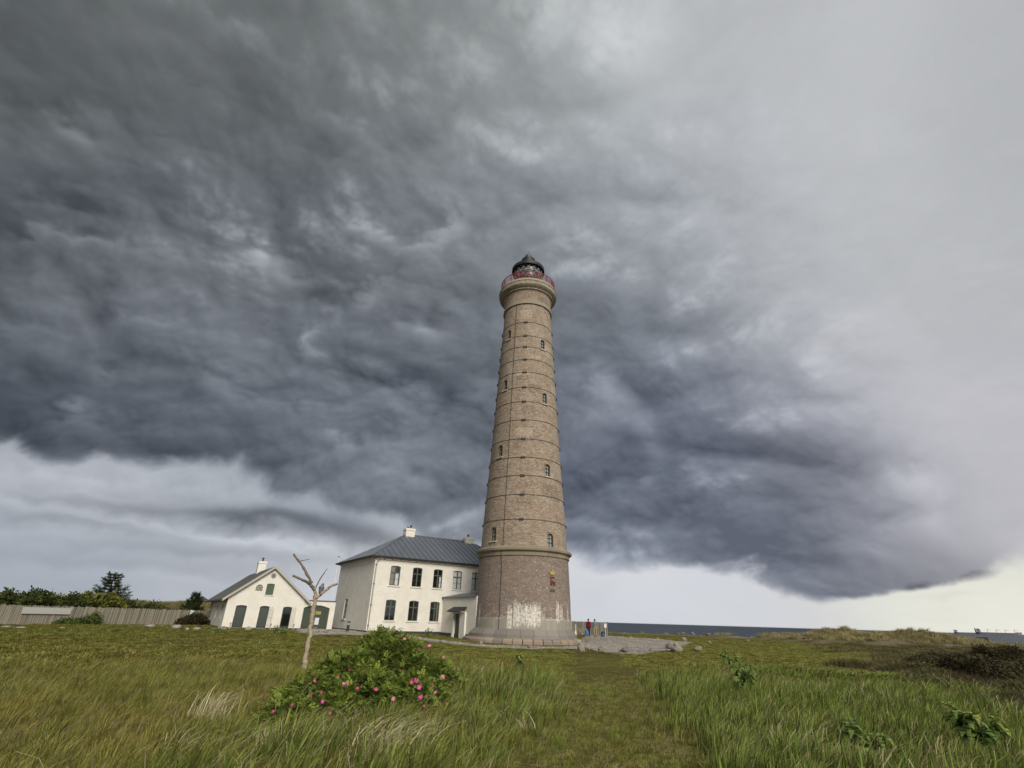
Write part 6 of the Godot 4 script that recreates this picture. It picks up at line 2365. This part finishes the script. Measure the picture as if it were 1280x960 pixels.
	q = pixel_at_distance(744, 792, 60.8)
	q.y = w.y + 0.06
	person("person in grey blue jacket and tan trousers seen from behind", q, PI - 0.1, 1.74, Color(0.17, 0.20, 0.24), Color(0.33, 0.26, 0.19), Color(0.09, 0.10, 0.12), true, 0.05, Vector3(0.03, 0.18, 0.12))
	q = pixel_at_distance(753.8, 791.5, 61.2)
	q.y = w.y
	var sack := thing("rucksack", "blue and black rucksack leaning by the sign post", "bag", q)
	st = begin()
	lathe(st, [[0.05, 0.0], [0.2, 0.03], [0.24, 0.3], [0.18, 0.52], [0.05, 0.6]], -180, 180, 12)
	part(sack, "body", st.commit(), mat(0.02, 0.03, 0.05, 0.7))
	part(sack, "pocket", box_mesh(Vector3(-0.16, 0.12, 0.12), Vector3(0.16, 0.36, 0.27)), mat(0.03, 0.10, 0.28, 0.7))
	# --- stones
	var pale := Color(0.50, 0.45, 0.37)
	var buff := Color(0.40, 0.33, 0.25)
	var grey := Color(0.30, 0.28, 0.25)
	var k := 0
	for s in [[726.5, 815, 0.62, 0.72, pale, "upright pale boulder at the corner of the gravel"], [752, 815, 0.55, 0.4, buff, "brown boulder on the gravel edge between two larger ones"], [781, 816, 0.65, 0.4, grey, "low grey boulder on the front edge of the gravel"],
			[815, 815, 0.6, 0.22, buff, "flat buff boulder sunk in the grass at the gravel edge"], [846, 816, 1.0, 0.55, pale, "large pale rounded boulder at the end of the gravel"], [837, 812, 0.75, 0.55, grey, "grey boulder behind the large pale one"], [845, 808, 0.6, 0.4, pale, "small pale boulder on the grass past the gravel"],
			[873, 815, 0.8, 0.45, buff, "lone tan boulder in the grass away from the gravel"], [601, 806.5, 0.36, 0.4, pale, "small white stone on the path before the plinth"], [663, 811, 0.6, 0.3, buff, "buff stone half hidden in grass below the plinth"],
			[727, 798, 0.55, 0.35, pale, "whitish rubble stone against the plinth"], [729, 801, 0.5, 0.3, buff, "rubble stone lowest against the plinth"], [723, 796, 0.45, 0.35, grey, "grey rubble stone highest against the plinth"], [401, 797, 0.9, 0.4, pale, "pale broad stone beside the gravel by the house"],
			[407, 789, 0.3, 0.25, pale, "small pale stone at the foot of the gate"]]:
		k += 1
		stone(s[5], Vector2(s[0], s[1]), s[2], s[3], s[4], 900 + k)
	for s in [[185, 790, 1.0, 0.32, "long flat whitish stone in the lawn before the heath thicket"], [218, 792, 1.1, 0.42, "large whitish stone in the lawn before the brown shrub"], [232, 794, 0.35, 0.25, "tiny whitish stone between two larger lawn stones"],
			[244, 794, 0.7, 0.28, "low whitish stone in the lawn nearing the outbuilding corner"], [275, 794, 0.8, 0.4, "rounded whitish stone by the weeds at the outbuilding corner"], [309, 795, 0.75, 0.42, "rounded whitish stone in the lawn before the outbuilding doors"],
			[24, 791, 0.8, 0.16, "flat whitish stone in the grass below the slat fence"], [6, 790, 0.9, 0.16, "flat whitish stone in the grass below the slat fence"], [75, 792, 0.5, 0.14, "small flat whitish stone below the round green shrub"]]:
		k += 1
		stone(s[4], Vector2(s[0], s[1]), s[2], s[3], Color(0.55, 0.52, 0.44), 900 + k, "stones in the lawn")
	for s in [[778, 798, 0.4], [789, 797.5, 0.4], [749, 796.5, 0.4], [822, 800, 0.45], [855, 801, 0.8], [887, 804, 0.5], [935, 802, 0.4]]:
		k += 1
		stone("small pale stone on the short grass towards the beach", Vector2(s[0], s[1]), s[2], s[2] * 0.6, pale, 900 + k, "stones towards the beach")
	for i in 26:
		k += 1
		var x := rng.randf_range(840.0, 1010.0)
		var r := rng.randf_range(0.5, 1.1)
		stone("rock on the beach edge by the sea", Vector2(x, 781.0 + (x - 840.0) * 0.03 + rng.randf_range(11.3, 12.4)), r, r * 0.6, Color(0.17, 0.16, 0.15).lerp(Color(0.34, 0.31, 0.27), rng.randf()), 900 + k, "rocks along the beach")
	# --- a tilted block on the shore
	var bl := pixel_at_distance(1232, 803, 104.0)
	bl.y = ground_height(bl.x, bl.z)
	var block := thing("concrete_block", "dark tilted concrete block on the shore beyond the scrub", "block", bl, 0.6)
	block.scale = Vector3.ONE * 0.62
	st = begin()
	var bv := [Vector3(-1.3, -1.0, 1.2), Vector3(1.5, -1.0, 1.2), Vector3(1.5, -1.0, -1.2), Vector3(-1.3, -1.0, -1.2), Vector3(-1.5, 1.45, 1.0), Vector3(0.3, 0.75, 1.1), Vector3(0.3, 0.75, -1.1), Vector3(-1.4, 1.4, -1.0)]
	quad(st, bv[0], bv[1], bv[5], bv[4])
	quad(st, bv[1], bv[2], bv[6], bv[5])
	quad(st, bv[2], bv[3], bv[7], bv[6])
	quad(st, bv[3], bv[0], bv[4], bv[7])
	quad(st, bv[4], bv[5], bv[6], bv[7])
	part(block, "slab", st.commit(), _stone_material(Color(0.16, 0.165, 0.18)))
	part(block, "footing", box_mesh(Vector3(-1.6, -1.2, -1.4), Vector3(1.9, -0.2, 1.4)), _stone_material(Color(0.30, 0.28, 0.26)))
	# --- ships
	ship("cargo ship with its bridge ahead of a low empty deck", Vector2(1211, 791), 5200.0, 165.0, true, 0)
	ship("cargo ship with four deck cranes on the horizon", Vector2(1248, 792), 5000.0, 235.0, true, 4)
	# --- herbs in the meadow
	herb(Vector2(933, 874), 0.88, 0.5, 170, "dark leafy herb standing above the green grass", 701, 0.5)
	herb(Vector2(917, 842), 0.85, 0.6, 130, "broad leafy herb further back in the green grass", 702, 0.2)
	herb(Vector2(1240, 950), 0.72, 0.68, 220, "big drooping herb with yellow tips by the brown scrub", 703, 1.0)
	herb(Vector2(1090, 955), 0.55, 0.45, 80, "dull folded herb half buried in tall grass", 704, 0.1)
	herb(Vector2(650, 838), 0.6, 0.3, 60, "small upright herb between rose bush and path", 705, 0.9)
	herb(Vector2(535, 800), 0.8, 0.6, 70, "reddish topped weed against the plinth of the house", 706, 0.3)
	herb(Vector2(268, 797), 0.5, 0.9, 70, "low green weed patch before the outbuilding corner", 707, 0.1)
	herb(Vector2(347, 798), 0.6, 1.0, 80, "low green weed patch before the outbuilding doors", 708, 0.1)

# marram on the dunes and the brown scrub on the rise
func build_dune_plants() -> void:
	var rng := RandomNumberGenerator.new()
	rng.seed = 808
	var tuft := []
	for k in 3:
		tuft.append(blade_tuft(rng, 26, 0.4, 0.016, 0.25, 0.3))
	var sets := [[[], []], [[], []], [[], []]]
	for i in 60000:
		var a := deg_to_rad(rng.randf_range(4.0, 56.0))
		var r := rng.randf_range(58.0, 118.0)
		var p := Vector3(sin(a) * r, 0, -cos(a) * r)
		p.y = ground_height(p.x, p.z)
		var shore := shore_distance(p.x, p.z)
		var n := _patches.get_noise_2d(p.x * 3.0, p.z * 3.0)
		if shore < 2.0 or p.y < -0.3:
			continue
		var chance := 0.12 * exp(-pow((shore - 12.0) / 6.0, 2.0)) * smoothstep(0.0, 0.25, n) * smoothstep(40.0, 48.0, p.x)
		chance += 0.8 * smoothstep(0.25, 0.6, mounds(p.x, p.z))
		chance += 0.05 * exp(-pow((shore - 11.0) / 3.0, 2.0)) * smoothstep(0.1, 0.4, n)
		if rng.randf() > chance:
			continue
		var tall := rng.randf_range(0.45, 0.85)
		var s: Array = sets[rng.randi_range(0, 2)]
		s[0].append(Transform3D(Basis(Vector3.UP, rng.randfn(0, 0.8)).scaled(Vector3(tall, tall, tall) * Vector3(1.3, 1, 1.3)), p))
		var c := Color(0.20, 0.185, 0.075).lerp(Color(0.46, 0.39, 0.21), rng.randf() * 0.9) * rng.randf_range(0.8, 1.15)
		c.a = 1.0
		s[1].append(c)
	var root := thing("marram_grass", "tawny marram grass on the sand dunes before the sea", "grass")
	root.set_meta("kind", "stuff")
	for k in 3:
		copies(root, "blades", tuft[k], tinted(0.8, 0.4), sets[k][0], sets[k][1]).set_meta("kind", "stuff")
	# dune grass on the rise behind the fence
	sets = [[[], []], [[], []], [[], []]]
	for i in 14000:
		var a := deg_to_rad(rng.randf_range(-50.0, -12.0))
		var r := rng.randf_range(74.0, 135.0)
		var p := Vector3(sin(a) * r, 0, -cos(a) * r)
		p.y = ground_height(p.x, p.z)
		var tall := rng.randf_range(0.5, 0.95)
		var s: Array = sets[rng.randi_range(0, 2)]
		s[0].append(Transform3D(Basis(Vector3.UP, rng.randfn(0, 0.8)).scaled(Vector3(tall, tall, tall) * 1.3), p))
		var c := Color(0.13, 0.12, 0.045).lerp(Color(0.26, 0.215, 0.10), rng.randf())
		s[1].append(c)
	root = thing("dune_grass", "tawny grass covering the dune beyond the slat fence", "grass")
	root.set_meta("kind", "stuff")
	for k in 3:
		copies(root, "blades", tuft[k], tinted(0.8, 0.4), sets[k][0], sets[k][1]).set_meta("kind", "stuff")
	# the brown rough
	sets = [[[], []], [[], []], [[], []]]
	var heath := []
	for k in 3:
		heath.append(blade_tuft(rng, 22, 0.45, 0.012, 0.15, 0.2, 0.4))
	for i in 90000:
		var a := deg_to_rad(rng.randf_range(28.0, 60.0))
		var r := lerpf(15.0, 90.0, pow(rng.randf(), 1.7))
		var p := Vector3(sin(a) * r, 0, -cos(a) * r)
		if rng.randf() > rough_mask(p.x, p.z) or not in_view(p, 2.5):
			continue
		p.y = ground_height(p.x, p.z)
		var n := _patches.get_noise_2d(p.x * 2.6, p.z * 2.6)
		var tall := rng.randf_range(0.22, 0.42) * (1.0 + n * 1.2) * lerpf(1.0, 0.65, smoothstep(80.0, 60.0, shore_distance(p.x, p.z)))
		var wide := tall * (1.2 + smoothstep(20.0, 60.0, r) * 1.4)
		var s: Array = sets[rng.randi_range(0, 2)]
		s[0].append(Transform3D(Basis(Vector3.UP, rng.randf() * TAU).scaled(Vector3(wide, tall, wide)), p))
		var c := Color(0.075, 0.062, 0.036).lerp(Color(0.20, 0.165, 0.085), clampf(smoothstep(88.0, 70.0, shore_distance(p.x, p.z)) * 0.7 - n * 1.3 + rng.randf_range(-0.25, 0.35), 0.0, 1.0))
		if rng.randf() < 0.22 + n:
			c = Color(0.11, 0.12, 0.045)
		elif rng.randf() < 0.08:
			c = Color(0.36, 0.30, 0.17)
		s[1].append(c * rng.randf_range(0.8, 1.2))
	root = thing("rough_heath", "brown rough heath between the green meadow and the dunes", "heath")
	root.set_meta("kind", "stuff")
	for k in 3:
		copies(root, "stalks", heath[k], tinted(0.85, 0.3), sets[k][0], sets[k][1]).set_meta("kind", "stuff")
	var brown := Color(0.040, 0.034, 0.018)
	var tawny := Color(0.115, 0.095, 0.050)
	for s in [[1180, 846, 1.9, 0.7, "dark brown scrub bush bordering the tall green grass", brown, tawny], [1262, 856, 2.0, 0.78, "dark brown scrub bush behind the big drooping herb", brown, tawny], [1275, 838, 2.6, 0.9, "tall dark scrub bush at the outer end of the heath", Color(0.035, 0.03, 0.016), Color(0.10, 0.085, 0.045)], [1225, 832, 2.8, 0.8, "low brown scrub bush in the middle of the heath", Color(0.05, 0.042, 0.022), Color(0.14, 0.115, 0.06)],
			[1170, 804, 6.0, 0.45, "long dark green scrub bush along the dune crest", Color(0.03, 0.04, 0.016), Color(0.085, 0.085, 0.035)], [1258, 808, 4.0, 0.45, "olive scrub bush near the tilted concrete block", Color(0.04, 0.045, 0.018), Color(0.12, 0.11, 0.045)]]:
		var at := pixel_on_ground(s[0], s[1])
		var lobes := []
		for k in 9:
			var o := Vector3(rng.randfn() * s[2] * 0.6, 0, rng.randfn() * s[2] * 0.5)
			o.y = ground_height(at.x + o.x, at.z + o.z) - at.y - 0.1
			lobes.append([o, s[2] * rng.randf_range(0.25, 0.5), s[3] * rng.randf_range(0.5, 1.15)])
		bush("scrub_bush", s[4], at, lobes, 3000, s[5], s[6], 650 + int(s[0]), "", clampf(s[2] * 0.16, 0.3, 0.8), "scrub")

func build_pebbles(areas: Array) -> void:
	var rng := RandomNumberGenerator.new()
	rng.seed = 515
	var st := begin()
	var v := [Vector3(1, 0, 0), Vector3(0.2, 0.1, 0.8), Vector3(-0.9, 0.05, 0.3), Vector3(-0.3, 0, -0.8), Vector3(0.6, 0.1, -0.7), Vector3(0.1, 0.75, 0.05)]
	for i in 5:
		tri(st, v[i], v[5], v[(i + 1) % 5])
	var mesh := st.commit()
	var places := []
	var colours := []
	for o in areas:
		var lo: Vector2 = o[0]
		var hi: Vector2 = o[0]
		for p in o:
			lo = lo.min(p)
			hi = hi.max(p)
		for i in int((hi.x - lo.x) * (hi.y - lo.y) * 34.0):
			var p := Vector2(rng.randf_range(lo.x, hi.x), rng.randf_range(lo.y, hi.y))
			if not Geometry2D.is_point_in_polygon(p, o):
				continue
			var s := 0.02 + 0.045 * pow(rng.randf(), 3.0)
			places.append(Transform3D(Basis(Vector3.UP, rng.randf() * TAU).scaled(Vector3(s, s * 0.9, s)), Vector3(p.x, ground_height(p.x, p.y) + 0.035, p.y)))
			colours.append(Color(0.30, 0.27, 0.235).lerp(Color(0.46, 0.42, 0.365), rng.randf()))
	var root := thing("pebbles", "loose pale pebbles on the gravel about the lighthouse", "gravel")
	root.set_meta("kind", "stuff")
	copies(root, "stones", mesh, tinted(0.95), places, colours).set_meta("kind", "stuff")

func _ready() -> void:
	_bumps = _noise(101, 3, 0.16)
	_patches = _noise(102, 4, 0.11)
	set_view_and_light()
	for p in [[748, 990], [752, 950], [760, 905], [757, 865], [752, 840], [745, 822], [735, 812]]:
		var v := pixel_direction(p[0], p[1])
		var g := EYE + v * (-EYE.y / v.y)
		path_line.append(Vector2(g.x, g.z))
	build_land()
	var pebble := grained(mat(0.50, 0.46, 0.40, 0.95), noise_texture(91, 0.09, 4, Color(0.45, 0.43, 0.41), Color(1, 1, 1), 512), 0.7, relief_texture(92, 0.12, 3, 9.0))
	var court := ground_outline([[722, 806], [735, 797.5], [762, 796.5], [810, 799.5], [866, 803.5], [850, 809], [842, 814], [800, 818], [745, 816]])
	var strip := ground_outline([[548, 803.5], [600, 806], [660, 809], [726, 807], [727, 812], [660, 812.5], [600, 809.5], [548, 806.5]])
	var yard := ground_outline([[368, 792.5], [380, 789], [412, 788], [470, 795], [549, 803], [549, 806.5], [470, 801], [440, 800.5], [395, 800], [372, 797]])
	bare_outlines = [court, strip, yard]
	for h in [[Vector2(-12.5, -49.45), 18.4, 11.0], [Vector2(-25.2, -48.9), 9.6, 15.0]]:
		var u := Vector2(cos(deg_to_rad(TURN)), -sin(deg_to_rad(TURN)))
		var w := Vector2(-sin(deg_to_rad(TURN)), -cos(deg_to_rad(TURN)))
		bare_outlines.append(PackedVector2Array([h[0], h[0] + u * h[1], h[0] + u * h[1] + w * h[2], h[0] + w * h[2]]))
	build_gravel("gravel_court", court, pebble)
	build_gravel("gravel_path", strip, pebble)
	build_gravel("gravel_yard", yard, pebble)
	build_pebbles([court, strip, yard])
	house_materials()
	build_lighthouse()
	build_keepers_house()
	build_outbuilding()
	build_dead_tree()
	build_things()
	build_dune_plants()
	build_rose()
	build_clumps()
	build_grass()
